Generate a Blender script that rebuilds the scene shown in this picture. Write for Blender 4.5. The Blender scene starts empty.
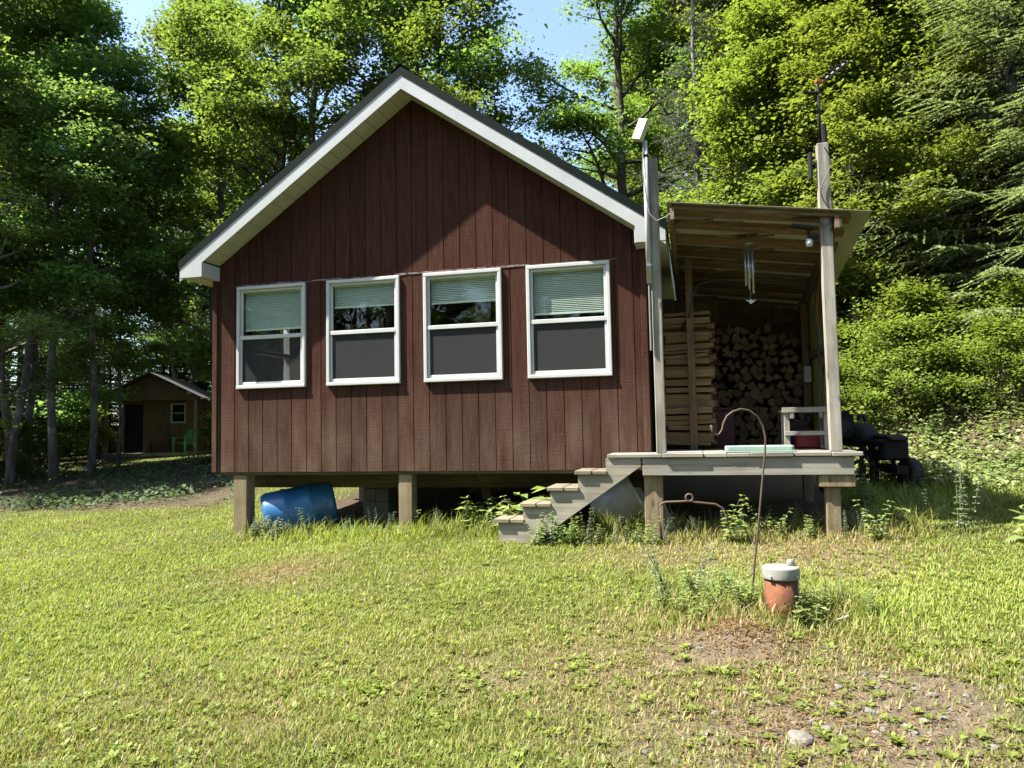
import bpy, bmesh, math, random
import numpy as np
from mathutils import Vector, Matrix
random.seed(7)
R = math.radians
sc = bpy.context.scene
COL = sc.collection

# ------------------------------------------------------------------ frame of the place
F = 740.0; PITCH = .0627; ROLL = -.0192; YAW = -.2427
ORG = np.array([-3.8364, 9.5221, 0.0])                 # front left corner of the cabin on plan
_cp, _sp, _cr, _sr = math.cos(PITCH), math.sin(PITCH), math.cos(ROLL), math.sin(ROLL)
FW = np.array([0, _cp, _sp]); _u = np.array([0, -_sp, _cp]); _r = np.array([1., 0, 0])
RT = _cr*_r + _sr*_u; UP = -_sr*_r + _cr*_u
EYE = np.array([0, 0, 1.6])
UX = np.array([math.cos(YAW), math.sin(YAW), 0]); VY = np.array([-math.sin(YAW), math.cos(YAW), 0])
def loc(x, y, z=0.0):
    p = ORG + UX*x + VY*y; return Vector((p[0], p[1], z))
def at(x, y, Y):
    d = FW + RT*(x-512)/F - UP*(y-384)/F
    p = EYE + d*(Y/d[1]); return Vector(p)
def toloc(x, y):
    dx = x-ORG[0]; dy = y-ORG[1]
    return dx*UX[0]+dy*UX[1], dx*VY[0]+dy*VY[1]

def sstep(a, b, x):
    t = np.clip((x-a)/(b-a), 0, 1); return t*t*(3-2*t)
_ns = np.random.RandomState(3).rand(64, 64)
def vnoise(x, y, s):
    x = np.asarray(x, float)*s + 500.3; y = np.asarray(y, float)*s + 700.7
    xi = np.floor(x).astype(int); yi = np.floor(y).astype(int)
    fx = x-xi; fy = y-yi; fx = fx*fx*(3-2*fx); fy = fy*fy*(3-2*fy)
    g = lambda i, j: _ns[i % 64, j % 64]
    return (g(xi, yi)*(1-fx)+g(xi+1, yi)*fx)*(1-fy)+(g(xi, yi+1)*(1-fx)+g(xi+1, yi+1)*fx)*fy
def fnoise(x, y, s):
    return .5*vnoise(x, y, s)+.3*vnoise(x, y, s*2.1)+.2*vnoise(x, y, s*4.7)
def gz(x, y):
    x = np.asarray(x, float); y = np.asarray(y, float)
    z = .05*np.clip(y, -40, 45) + .045*np.clip(x, -26, 10)
    z = z + .02*np.clip(y-45, 0, 300)
    s = .62*x+.78*y
    z = z + sstep(3.5, 7.5, x)*np.clip(s-11.2, 0, 22)*.34*sstep(10.8, 13.5, s)
    z = z + .10*(fnoise(x, y, .23)-.5) + .035*(fnoise(x, y, 1.3)-.5)
    z = z + .09*np.exp(-((x-1.42)**2+(y-4.72)**2)/.10)
    lx, ly = toloc(x, y)
    z = z - .06*sstep(-.2, .6, lx)*sstep(6.0, 5.2, lx)*sstep(.1, .8, ly)*sstep(7, 6, ly)
    return z
def G(x, y): return float(gz(x, y))

# ------------------------------------------------------------------ materials
def mat(name):
    m = bpy.data.materials.new(name); m.use_nodes = True
    nt = m.node_tree; b = nt.nodes['Principled BSDF']
    return m, nt, b
def N(nt, t, **kw):
    n = nt.nodes.new(t)
    for k, v in kw.items(): setattr(n, k, v)
    return n
def coords(nt, scale=(1,1,1), kind='Object', rot=(0,0,0)):
    tc = N(nt, 'ShaderNodeTexCoord'); mp = N(nt, 'ShaderNodeMapping')
    mp.inputs['Scale'].default_value = scale; mp.inputs['Rotation'].default_value = rot
    nt.links.new(tc.outputs[kind], mp.inputs[0]); return mp.outputs[0]
def noise(nt, vec, scale, detail=4, rough=.6):
    n = N(nt, 'ShaderNodeTexNoise'); n.inputs['Scale'].default_value = scale
    n.inputs['Detail'].default_value = detail; n.inputs['Roughness'].default_value = rough
    if vec: nt.links.new(vec, n.inputs['Vector'])
    return n.outputs['Fac']
def ramp(nt, fac, stops):
    r = N(nt, 'ShaderNodeValToRGB'); e = r.color_ramp.elements
    while len(e) < len(stops): e.new(.5)
    for el, (p, c) in zip(e, stops): el.position = p; el.color = (c[0], c[1], c[2], 1)
    nt.links.new(fac, r.inputs[0]); return r.outputs[0]
def mixc(nt, fac, a, b, mode='MIX'):
    m = N(nt, 'ShaderNodeMix', data_type='RGBA', blend_type=mode)
    for s, v in ((m.inputs[0], fac), (m.inputs[6], a), (m.inputs[7], b)):
        if isinstance(v, (int, float)): s.default_value = v
        elif isinstance(v, tuple): s.default_value = (v[0], v[1], v[2], 1)
        else: nt.links.new(v, s)
    return m.outputs[2]
def bump(nt, b, h, st=.3, dist=.01):
    n = N(nt, 'ShaderNodeBump'); n.inputs['Strength'].default_value = st; n.inputs['Distance'].default_value = dist
    nt.links.new(h, n.inputs['Height']); nt.links.new(n.outputs[0], b.inputs['Normal'])
KA = .56      # reflectance scale shared by all solid surfaces
def kk(c): return tuple(v*KA for v in c)
def plain(name, c1, c2=None, rough=.6, scale=6, metal=0, st=.15, spec=.4):
    m, nt, b = mat(name); c2 = kk(c2 or tuple(v*.75 for v in c1)); c1 = kk(c1)
    v = coords(nt); f = noise(nt, v, scale, 5)
    nt.links.new(ramp(nt, f, [(.3, c2), (.7, c1)]), b.inputs['Base Color'])
    b.inputs['Roughness'].default_value = rough; b.inputs['Metallic'].default_value = metal
    b.inputs['Specular IOR Level'].default_value = spec
    bump(nt, b, noise(nt, v, scale*6, 3), st, .004)
    return m
def wood(name, c1, c2, c3, axis=0, rough=.8, grain=22, st=.35, knots=True):
    """axis: direction of the grain in object space"""
    m, nt, b = mat(name); c1, c2, c3 = kk(c1), kk(c2), kk(c3)
    s = [grain]*3; s[axis] = grain*.06
    v = coords(nt, tuple(s)); f = noise(nt, v, 1.0, 6, .65)
    v2 = coords(nt); f2 = noise(nt, v2, 1.7, 4)
    oi = N(nt, 'ShaderNodeObjectInfo')
    c = ramp(nt, f, [(.3, c2), (.5, c1), (.72, c3)])
    c = mixc(nt, ramp(nt, f2, [(.45, (0,0,0)), (.75, (.7,.7,.7))]), c, tuple(v*.7 for v in c2))
    if knots:
        s2 = [7.]*3; s2[axis] = 2.2
        vo = N(nt, 'ShaderNodeTexVoronoi'); vo.inputs['Scale'].default_value = 1
        nt.links.new(coords(nt, tuple(s2)), vo.inputs['Vector'])
        c = mixc(nt, ramp(nt, vo.outputs['Distance'], [(.07, (.75,.75,.75)), (.13, (0,0,0))]), c, tuple(v*.4 for v in c2))
    isl = N(nt, 'ShaderNodeNewGeometry')
    hv = N(nt, 'ShaderNodeHueSaturation'); nt.links.new(c, hv.inputs['Color'])
    mr = N(nt, 'ShaderNodeMapRange'); mr.inputs[3].default_value = .75; mr.inputs[4].default_value = 1.2
    nt.links.new(isl.outputs['Random Per Island'], mr.inputs[0]); nt.links.new(mr.outputs[0], hv.inputs['Value'])
    nt.links.new(hv.outputs[0], b.inputs['Base Color'])
    b.inputs['Roughness'].default_value = rough; b.inputs['Specular IOR Level'].default_value = .25
    bump(nt, b, f, st, .006); return m
def leafmat(name, ca, cb, cc, trans=.4, hue=.02, val=.25, gloss=.12, k=.75):
    ca, cb, cc = [(c[0]*k, c[1]*k*.97, c[2]*k*1.55) for c in (ca, cb, cc)]
    m, nt, b = mat(name); nt.nodes.remove(b)
    g = N(nt, 'ShaderNodeNewGeometry'); oi = N(nt, 'ShaderNodeObjectInfo')
    c = ramp(nt, g.outputs['Random Per Island'], [(.0, ca), (.55, cb), (1, cc)])
    hv = N(nt, 'ShaderNodeHueSaturation'); nt.links.new(c, hv.inputs['Color'])
    for k, lo, hi in (('Hue', .5-hue, .5+hue), ('Value', 1-val, 1+val)):
        mr = N(nt, 'ShaderNodeMapRange'); mr.inputs[3].default_value = lo; mr.inputs[4].default_value = hi
        nt.links.new(oi.outputs['Random'], mr.inputs[0]); nt.links.new(mr.outputs[0], hv.inputs[k])
    p = N(nt, 'ShaderNodeBsdfPrincipled'); p.inputs['Roughness'].default_value = .6
    p.inputs['Specular IOR Level'].default_value = gloss
    t = N(nt, 'ShaderNodeBsdfTranslucent')
    tc = mixc(nt, 1.0, hv.outputs[0], (1.2, 1.2, .7), 'MULTIPLY')
    nt.links.new(hv.outputs[0], p.inputs['Base Color']); nt.links.new(tc, t.inputs['Color'])
    mx = N(nt, 'ShaderNodeMixShader'); mx.inputs[0].default_value = trans
    nt.links.new(p.outputs[0], mx.inputs[1]); nt.links.new(t.outputs[0], mx.inputs[2])
    nt.links.new(mx.outputs[0], nt.nodes['Material Output'].inputs[0]); return m
def barkmat(name, c1, c2, moss=None, scale=9):
    m, nt, b = mat(name); c1 = tuple(v*.8 for v in c1); c2 = tuple(v*.8 for v in c2); moss = moss and tuple(v*.8 for v in moss)
    v = coords(nt, (1, 1, .25)); f = noise(nt, v, scale, 6, .7)
    c = ramp(nt, f, [(.35, c2), (.6, c1)])
    f2 = noise(nt, coords(nt), 1.6, 5, .65)
    c = mixc(nt, ramp(nt, f2, [(.52, (0,0,0)), (.62, (.8,.8,.8))]), c, moss or tuple(x*1.9 for x in c1))
    nt.links.new(c, b.inputs['Base Color']); b.inputs['Roughness'].default_value = .9
    b.inputs['Specular IOR Level'].default_value = .15
    bump(nt, b, f, .8, .03); return m

M = {}
# siding: dark red stain on rough plywood, worn pale towards the foot
def siding_mat():
    m, nt, b = mat('stained_siding')
    tc = N(nt, 'ShaderNodeTexCoord')
    f = noise(nt, coords(nt, (26, 26, 2.2)), 1, 6, .7)
    ff = noise(nt, coords(nt, (60, 60, 9)), 1, 4, .7)
    saw = noise(nt, coords(nt, (3, 3, 130)), 1, 3, .6)
    c = ramp(nt, f, [(.25, (.024, .0108, .0080)), (.5, (.049, .0225, .0160)), (.8, (.082, .0405, .0285))])
    c = mixc(nt, ramp(nt, saw, [(.35, (0,0,0)), (.7, (.5,.5,.5))]), c, (.030, .011, .009))
    sx = N(nt, 'ShaderNodeSeparateXYZ'); nt.links.new(tc.outputs['Object'], sx.inputs[0])
    hz = ramp(nt, sx.outputs['Z'], [(0, (0,0,0)), (1, (0,0,0))])
    mr = N(nt, 'ShaderNodeMapRange'); mr.inputs[1].default_value = 2.3; mr.inputs[2].default_value = 1.5
    nt.links.new(sx.outputs['Z'], mr.inputs[0])
    big = noise(nt, coords(nt, (5, 5, 1.1)), 1, 5, .65)
    ma = N(nt, 'ShaderNodeMath', operation='MULTIPLY'); nt.links.new(mr.outputs[0], ma.inputs[0])
    nt.links.new(ramp(nt, big, [(.30, (0,0,0)), (.80, (.85,.85,.85))]), ma.inputs[1])
    c = mixc(nt, ma.outputs[0], c, (.112, .078, .056))
    g = N(nt, 'ShaderNodeNewGeometry')
    hv = N(nt, 'ShaderNodeHueSaturation'); nt.links.new(c, hv.inputs['Color'])
    m2 = N(nt, 'ShaderNodeMapRange'); m2.inputs[3].default_value = .82; m2.inputs[4].default_value = 1.15
    nt.links.new(g.outputs['Random Per Island'], m2.inputs[0]); nt.links.new(m2.outputs[0], hv.inputs['Value'])
    # small pale chips and nail heads
    vo = N(nt, 'ShaderNodeTexVoronoi'); vo.inputs['Scale'].default_value = 4.2
    nt.links.new(coords(nt, (1, .2, 1)), vo.inputs['Vector'])
    c2 = mixc(nt, ramp(nt, vo.outputs['Distance'], [(.028, (.6,.6,.6)), (.042, (0,0,0))]), hv.outputs[0], (.17, .14, .12))
    nt.links.new(c2, b.inputs['Base Color']); b.inputs['Roughness'].default_value = .9
    b.inputs['Specular IOR Level'].default_value = .04
    ad = N(nt, 'ShaderNodeMath', operation='ADD'); nt.links.new(ff, ad.inputs[0]); nt.links.new(saw, ad.inputs[1])
    bump(nt, b, ad.outputs[0], .7, .005); return m
M['siding'] = siding_mat()
M['white'] = plain('white_vinyl', (.74, .75, .74), (.64, .65, .63), .4, 3, st=.04)
M['fascia'] = plain('white_aluminium_trim', (.66, .68, .68), (.54, .56, .55), .35, 2.2, st=.05)
M['soffit'] = plain('bounce_tinted_vinyl', (.62, .60, .45), (.52, .50, .37), .5, 4, st=.05)  # white vinyl; yellow-green tint of bounced light put into the colour
M['greenroof'] = plain('dark_green_metal', (.006, .014, .012), (.004, .010, .009), .7, 3, st=.05, spec=.06)
M['grey'] = wood('weathered_grey_wood', (.32, .30, .25), (.20, .185, .15), (.42, .40, .34), 0)
M['greyv'] = wood('weathered_grey_post', (.31, .285, .235), (.13, .115, .09), (.45, .425, .36), 2, st=.6)
M['tanv'] = wood('treated_post_wood', (.27, .215, .125), (.17, .125, .07), (.35, .29, .18), 2)
M['step'] = wood('weathered_step_wood', (.25, .215, .145), (.13, .112, .075), (.36, .32, .23), 0)
M['stringer'] = wood('weathered_stringer_wood', (.42, .385, .30), (.26, .235, .175), (.54, .50, .41), 0)
M['brown'] = wood('brown_rafter_wood', (.21, .135, .07), (.11, .068, .035), (.34, .25, .15), 0)
M['brownv'] = wood('brown_board_wood', (.17, .105, .055), (.09, .055, .03), (.24, .16, .09), 2)
M['sill'] = wood('dark_beam_wood', (.13, .10, .05), (.07, .05, .03), (.19, .15, .08), 0)
M['concrete'] = plain('concrete_block', (.36, .355, .33), (.24, .24, .22), .9, 5, st=.5)
M['bluep'] = plain('blue_plastic', (.035, .21, .47), (.022, .15, .37), .38, 3, st=.06, spec=.5)
M['galv'] = plain('grey_sheet_plastic', (.85, .86, .86), (.45, .46, .47), .45, 3.5, st=.4)
M['black'] = plain('black_metal', (.014, .014, .014), (.008, .008, .008), .75, 8, spec=.2)
M['rubber'] = plain('black_rubber', (.018, .018, .018), (.03, .03, .028), .8, 10)
M['engine'] = plain('grey_engine_metal', (.024, .024, .025), (.012, .012, .012), .65, 9, spec=.25)
M['orange'] = plain('faded_orange_paint', (.20, .055, .018), (.10, .035, .015), .6, 9)
M['redp'] = plain('red_plastic', (.36, .025, .03), (.28, .02, .02), .4, 3, st=.03)
M['dred'] = plain('dark_red_paint', (.12, .015, .018), (.08, .012, .014), .5, 5)
M['mint'] = plain('mint_green_plastic', (.40, .58, .46), (.33, .50, .40), .45, 5, st=.05)
M['alu'] = plain('bare_aluminium', (.6, .6, .6), (.45, .45, .45), .35, 9, metal=.8, st=.1)
M['lid'] = plain('pale_cast_lid', (.36, .36, .32), (.24, .24, .21), .5, 7, st=.15)
M['pvc'] = plain('pale_grey_conduit', (.60, .60, .57), (.48, .48, .45), .45, 4, st=.05)
M['ivory'] = plain('ivory_plastic', (.52, .49, .30), (.44, .42, .26), .45, 4, st=.03)
M['cable'] = plain('black_cable', (.02, .02, .02), None, .5, 5)
M['gcable'] = plain('grey_cable', (.25, .25, .24), None, .5, 5)
M['yel'] = plain('yellow_orange_plastic', (.55, .22, .02), None, .5, 4)
M['stone'] = plain('fieldstone', (.26, .245, .205), (.14, .13, .11), .9, 9, st=.6)
M['shedw'] = wood('brown_shed_board', (.24, .165, .095), (.16, .11, .065), (.30, .22, .14), 2)
M['chairg'] = plain('green_resin', (.16, .60, .24), (.13, .5, .2), .5, 3, st=.02)
M['interior'] = plain('dim_room_wall', (.17, .13, .09), (.12, .09, .06), .9, 3)
M['cream'] = plain('cream_jamb', (.55, .46, .28), None, .7, 4)
def rust():
    m, nt, b = mat('rusty_steel'); v = coords(nt)
    f = noise(nt, v, 9, 6, .7); f2 = noise(nt, coords(nt, (6, 6, 2.2)), 1, 5, .7)
    c = ramp(nt, f, [(.3, (.030, .013, .007)), (.52, (.100, .029, .007)), (.75, (.155, .053, .014))])
    c = mixc(nt, ramp(nt, f2, [(.56, (0,0,0)), (.64, (.85,.85,.85))]), c, (.035, .028, .024))
    nt.links.new(c, b.inputs['Base Color']); b.inputs['Roughness'].default_value = .85
    bump(nt, b, f, .5, .004); return m
M['rust'] = rust()
M['rod'] = plain('rusty_brown_rod', (.13, .075, .05), (.07, .04, .03), .7, 14)
def glass():
    m, nt, b = mat('window_glass'); nt.nodes.remove(b)
    t = N(nt, 'ShaderNodeBsdfTransparent'); t.inputs[0].default_value = (.955, .965, .955, 1)
    g = N(nt, 'ShaderNodeBsdfGlossy'); g.inputs['Roughness'].default_value = .01
    lw_ = N(nt, 'ShaderNodeLayerWeight'); lw_.inputs[0].default_value = .5
    pw = N(nt, 'ShaderNodeMath', operation='POWER'); pw.inputs[1].default_value = 5; nt.links.new(lw_.outputs['Facing'], pw.inputs[0])
    fr = N(nt, 'ShaderNodeMath', operation='MULTIPLY_ADD'); fr.inputs[1].default_value = .95; fr.inputs[2].default_value = .04; nt.links.new(pw.outputs[0], fr.inputs[0])
    bp = N(nt, 'ShaderNodeBump'); bp.inputs['Strength'].default_value = .06; bp.inputs['Distance'].default_value = .02
    nt.links.new(noise(nt, coords(nt), 2.5, 2), bp.inputs['Height'])
    nt.links.new(bp.outputs[0], g.inputs['Normal'])
    mx = N(nt, 'ShaderNodeMixShader'); nt.links.new(fr.outputs[0], mx.inputs[0])
    nt.links.new(t.outputs[0], mx.inputs[1]); nt.links.new(g.outputs[0], mx.inputs[2])
    nt.links.new(mx.outputs[0], nt.nodes['Material Output'].inputs[0]); return m
M['glass'] = glass()
def screen(name='insect_mesh', tr=.28):
    m, nt, b = mat(name)
    b.inputs['Roughness'].default_value = .9; b.inputs['Specular IOR Level'].default_value = 0
    f = noise(nt, coords(nt, (300, 300, 60)), 1, 2)
    nt.links.new(ramp(nt, f, [(.3, (.026, .026, .027)), (.7, (.056, .056, .058))]), b.inputs['Base Color'])
    t = N(nt, 'ShaderNodeBsdfTransparent'); mx = N(nt, 'ShaderNodeMixShader'); mx.inputs[0].default_value = tr
    nt.links.new(b.outputs[0], mx.inputs[1]); nt.links.new(t.outputs[0], mx.inputs[2])
    nt.links.new(mx.outputs[0], nt.nodes['Material Output'].inputs[0]); return m
M['screen'] = screen(); M['screenthin'] = screen('sheer_insect_mesh', .5)
M['blind'] = plain('pale_blind', (1.02, 1.18, .98), (.90, 1.06, .88), .6, 3, st=.02)
def transpanel(name, c, tr):
    m, nt, b = mat(name)
    f = noise(nt, coords(nt, (2, 2, 2)), 2, 5)
    cc = ramp(nt, f, [(.3, tuple(x*.7 for x in c)), (.7, c)])
    nt.links.new(cc, b.inputs['Base Color']); b.inputs['Roughness'].default_value = .5
    t = N(nt, 'ShaderNodeBsdfTranslucent'); nt.links.new(cc, t.inputs[0])
    mx = N(nt, 'ShaderNodeMixShader'); mx.inputs[0].default_value = tr
    nt.links.new(b.outputs[0], mx.inputs[1]); nt.links.new(t.outputs[0], mx.inputs[2])
    nt.links.new(mx.outputs[0], nt.nodes['Material Output'].inputs[0]); return m
M['roofsheet'] = transpanel('pale_roof_sheet', (.30, .29, .21), .14)
M['sidepanel'] = transpanel('green_side_panel', (.36, .35, .12), .25)
def logmats():
    m, nt, b = mat('cut_log_end')
    tc = N(nt, 'ShaderNodeTexCoord')
    w = N(nt, 'ShaderNodeTexWave', wave_type='RINGS', rings_direction='Y'); w.inputs['Scale'].default_value = 22
    w.inputs['Distortion'].default_value = 3; nt.links.new(tc.outputs['Object'], w.inputs[0])
    oi = N(nt, 'ShaderNodeObjectInfo')
    c = ramp(nt, w.outputs['Fac'], [(0, (.085, .050, .023)), (1, (.145, .09, .042))])
    hv = N(nt, 'ShaderNodeHueSaturation'); nt.links.new(c, hv.inputs['Color'])
    mr = N(nt, 'ShaderNodeMapRange'); mr.inputs[3].default_value = .55; mr.inputs[4].default_value = 1.25
    nt.links.new(oi.outputs['Random'], mr.inputs[0]); nt.links.new(mr.outputs[0], hv.inputs['Value'])
    nt.links.new(hv.outputs[0], b.inputs['Base Color']); b.inputs['Roughness'].default_value = .9
    return m
M['logend'] = logmats()
M['logside'] = wood('split_log_face', (.32, .20, .09), (.19, .115, .05), (.42, .28, .135), 1, grain=30)
M['logbark'] = barkmat('firewood_bark', (.09, .065, .045), (.045, .032, .024), (.13, .1, .08), 30)
M['bark'] = barkmat('grey_brown_bark', (.085, .07, .055), (.04, .033, .027), (.16, .155, .14))
M['barkpale'] = barkmat('pale_grey_bark', (.19, .18, .16), (.08, .072, .062), (.30, .30, .27), 7)
M['barkdark'] = barkmat('dark_conifer_bark', (.06, .05, .042), (.03, .025, .02), (.11, .11, .1))
M['maple'] = leafmat('maple_leaf', (.085, .135, .018), (.125, .185, .024), (.175, .240, .036), .52, k=.95)
M['maplelight'] = leafmat('young_maple_leaf', (.135, .190, .018), (.185, .250, .026), (.235, .300, .040), .52, .012, .12)
M['mapledark'] = leafmat('shade_leaf', (.060, .105, .020), (.085, .140, .026), (.115, .180, .032), .54, k=1.65)
M['fir'] = leafmat('fir_needles', (.050, .085, .024), (.080, .125, .032), (.120, .170, .042), .35, .012, .2, .2)
M['firlight'] = leafmat('hemlock_needles', (.115, .155, .040), (.155, .205, .052), (.205, .255, .070), .42, .01, .1, .2, k=.92)
M['tamarack'] = leafmat('sparse_grey_needles', (.06, .08, .045), (.09, .11, .065), (.12, .14, .085), .25)
M['weed'] = leafmat('weed_leaf', (.17, .24, .05), (.22, .29, .065), (.28, .35, .10), .48, .015, .15, k=.88)
M['weedpale'] = leafmat('pale_weed_leaf', (.20, .26, .11), (.26, .32, .15), (.34, .40, .21), .42, k=.74)
M['weedstem'] = plain('weed_stem', (.12, .16, .05), None, .7, 6)
M['cover'] = leafmat('ground_cover_leaf', (.13, .17, .035), (.19, .23, .05), (.27, .29, .09), .42, k=.85)
M['coverdark'] = leafmat('shaded_cover_leaf', (.06, .10, .03), (.09, .14, .04), (.13, .18, .055), .4)
def attr_leaf(name, trans):
    m, nt, b = mat(name)
    a = N(nt, 'ShaderNodeAttribute'); a.attribute_name = 'Col'
    nt.links.new(a.outputs['Color'], b.inputs['Base Color']); b.inputs['Roughness'].default_value = .6
    b.inputs['Specular IOR Level'].default_value = .25
    t = N(nt, 'ShaderNodeBsdfTranslucent')
    nt.links.new(mixc(nt, 1.0, a.outputs['Color'], (1.2, 1.2, .7), 'MULTIPLY'), t.inputs[0])
    mx = N(nt, 'ShaderNodeMixShader'); mx.inputs[0].default_value = trans
    nt.links.new(b.outputs[0], mx.inputs[1]); nt.links.new(t.outputs[0], mx.inputs[2])
    nt.links.new(mx.outputs[0], nt.nodes['Material Output'].inputs[0]); return m
M['grass'] = attr_leaf('lawn_blades', .4)
def ground_mat():
    m, nt, b = mat('ground_soil')
    a = N(nt, 'ShaderNodeAttribute'); a.attribute_name = 'Col'
    v = coords(nt)
    f = noise(nt, v, 14, 6, .7); f2 = noise(nt, v, 90, 3, .6)
    c = mixc(nt, 1.0, a.outputs['Color'], ramp(nt, f, [(.3, (.6,.6,.6)), (.7, (1.3,1.3,1.3))]), 'MULTIPLY')
    c = mixc(nt, 1.0, c, ramp(nt, f2, [(.3, (.6,.6,.6)), (.7, (1.35,1.35,1.35))]), 'MULTIPLY')
    nt.links.new(c, b.inputs['Base Color']); b.inputs['Roughness'].default_value = .95
    b.inputs['Specular IOR Level'].default_value = .1
    bump(nt, b, f2, .8, .02); return m
M['ground'] = ground_mat()

# ------------------------------------------------------------------ mesh helpers
class MB:
    def __init__(s): s.v = []; s.f = []; s.m = []
    def add(s, vs, fs, mi=0):
        o = len(s.v); s.v += [tuple(p) for p in vs]; s.f += [tuple(i+o for i in f) for f in fs]; s.m += [mi]*len(fs)
        return s
    def box(s, x0, x1, y0, y1, z0, z1, mi=0):
        vs = [(x, y, z) for z in (z0, z1) for y in (y0, y1) for x in (x0, x1)]
        return s.add(vs, [(0,2,3,1),(4,5,7,6),(0,1,5,4),(2,6,7,3),(0,4,6,2),(1,3,7,5)], mi)
    def bar(s, p, q, w, h, up=(0,0,1), mi=0):
        p = Vector(p); q = Vector(q); d = (q-p).normalized(); up = Vector(up)
        sd = d.cross(up)
        if sd.length < 1e-4: sd = d.cross(Vector((1,0,0)))
        sd.normalize(); u = sd.cross(d).normalized()
        vs = []
        for b in (p, q):
            for c in (-1, 1):
                for a in (-1, 1): vs.append(b+sd*a*w/2+u*c*h/2)
        return s.add(vs, [(0,2,3,1),(4,5,7,6),(0,1,5,4),(2,6,7,3),(0,4,6,2),(1,3,7,5)], mi)
    def prism(s, poly, axis, lo, hi, mi=0, mcap=None):
        n = len(poly)
        def P(a, b, t): return {0: (t, a, b), 1: (a, t, b), 2: (a, b, t)}[axis]
        vs = [P(a, b, lo) for a, b in poly]+[P(a, b, hi) for a, b in poly]
        s.add(vs, [(i, (i+1) % n, n+(i+1) % n, n+i) for i in range(n)], mi)
        o = len(s.v)-2*n
        s.f += [tuple(o+i for i in reversed(range(n))), tuple(o+n+i for i in range(n))]; s.m += [mi if mcap is None else mcap]*2
        return s
    def tube(s, pts, r, n=8, mi=0, closed=False):
        pts = [Vector(p) for p in pts]; k = len(pts)
        rs = r if isinstance(r, (list, tuple)) else [r]*k
        vs = []; ref = None
        for i in range(k):
            if closed: d = (pts[(i+1) % k]-pts[i-1]).normalized()
            else: d = (pts[min(i+1, k-1)]-pts[max(i-1, 0)]).normalized()
            if ref is None:
                ref = d.cross(Vector((0,0,1)))
                if ref.length < .1: ref = d.cross(Vector((1,0,0)))
            a = (ref - d*ref.dot(d)).normalized(); b = d.cross(a); ref = a
            for j in range(n):
                t = 2*math.pi*j/n; vs.append(pts[i]+(a*math.cos(t)+b*math.sin(t))*rs[i])
        fs = []
        for i in range(k if closed else k-1):
            i2 = (i+1) % k
            for j in range(n):
                fs.append((i*n+j, i*n+(j+1) % n, i2*n+(j+1) % n, i2*n+j))
        if not closed:
            fs.append(tuple(reversed(range(n)))); fs.append(tuple((k-1)*n+j for j in range(n)))
        return s.add(vs, fs, mi)
    def lathe(s, prof, n=24, mi=0, M4=None):
        vs = []
        for r, z in prof:
            for j in range(n):
                t = 2*math.pi*j/n; p = Vector((r*math.cos(t), r*math.sin(t), z)); vs.append(M4 @ p if M4 else p)
        fs = []
        for i in range(len(prof)-1):
            for j in range(n): fs.append((i*n+j, i*n+(j+1) % n, (i+1)*n+(j+1) % n, (i+1)*n+j))
        fs.append(tuple(reversed(range(n)))); fs.append(tuple((len(prof)-1)*n+j for j in range(n)))
        return s.add(vs, fs, mi)
    def xf(s, M4):
        s.v = [tuple(M4 @ Vector(p)) for p in s.v]; return s
    def build(s, name, mats, parent=None, bevel=0, smooth=False, **props):
        me = bpy.data.meshes.new(name); me.from_pydata(s.v, [], s.f)
        if not isinstance(mats, (list, tuple)): mats = [mats]
        for m in mats: me.materials.append(m)
        me.polygons.foreach_set('material_index', s.m)
        bm = bmesh.new(); bm.from_mesh(me)
        bmesh.ops.recalc_face_normals(bm, faces=bm.faces)
        if bevel: bmesh.ops.bevel(bm, geom=bm.edges[:], offset=bevel, segments=1, affect='EDGES', clamp_overlap=True)
        bm.to_mesh(me); bm.free()
        if smooth:
            for p in me.polygons: p.use_smooth = len(p.vertices) <= 4
        o = bpy.data.objects.new(name, me); COL.objects.link(o)
        if parent: o.parent = parent
        for k, v in props.items(): o[k] = v
        return o
def npmesh(name, co, nv, mt, col=None, smooth=False):
    """co (N*nv,3): N faces of nv own vertices each"""
    me = bpy.data.meshes.new(name); n = len(co)//nv
    me.vertices.add(len(co)); me.vertices.foreach_set('co', np.ascontiguousarray(co, dtype=np.float32).ravel())
    me.loops.add(n*nv); me.loops.foreach_set('vertex_index', np.arange(n*nv, dtype=np.int32))
    me.polygons.add(n); me.polygons.foreach_set('loop_start', np.arange(0, n*nv, nv, dtype=np.int32))
    me.polygons.foreach_set('loop_total', np.full(n, nv, dtype=np.int32))
    me.update(calc_edges=True)
    if col is not None:
        a = me.color_attributes.new('Col', 'FLOAT_COLOR', 'POINT')
        c = np.ones((len(co), 4), np.float32); c[:, :3] = np.repeat(col, nv, axis=0)
        a.data.foreach_set('color', c.ravel())
    me.materials.append(mt); return me
def blademesh(name, co, mt, col):
    me = bpy.data.meshes.new(name); n = len(co)//5; b = np.arange(n)[:, None]*5
    me.vertices.add(len(co)); me.vertices.foreach_set('co', np.ascontiguousarray(co, dtype=np.float32).ravel())
    li = np.concatenate([b+np.array([[0, 1, 2, 4]]), b+np.array([[2, 3, 4]])], 1).astype(np.int32)
    me.loops.add(n*7); me.loops.foreach_set('vertex_index', li.ravel())
    st_ = (np.arange(n)[:, None]*7+np.array([[0, 4]])).astype(np.int32).ravel()
    me.polygons.add(2*n); me.polygons.foreach_set('loop_start', st_); me.polygons.foreach_set('loop_total', np.tile([4, 3], n).astype(np.int32))
    me.update(calc_edges=True); a = me.color_attributes.new('Col', 'FLOAT_COLOR', 'POINT')
    c = np.ones((len(co), 4), np.float32); c[:, :3] = np.repeat(col, 5, axis=0); a.data.foreach_set('color', c.ravel())
    me.materials.append(mt); return me
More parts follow.
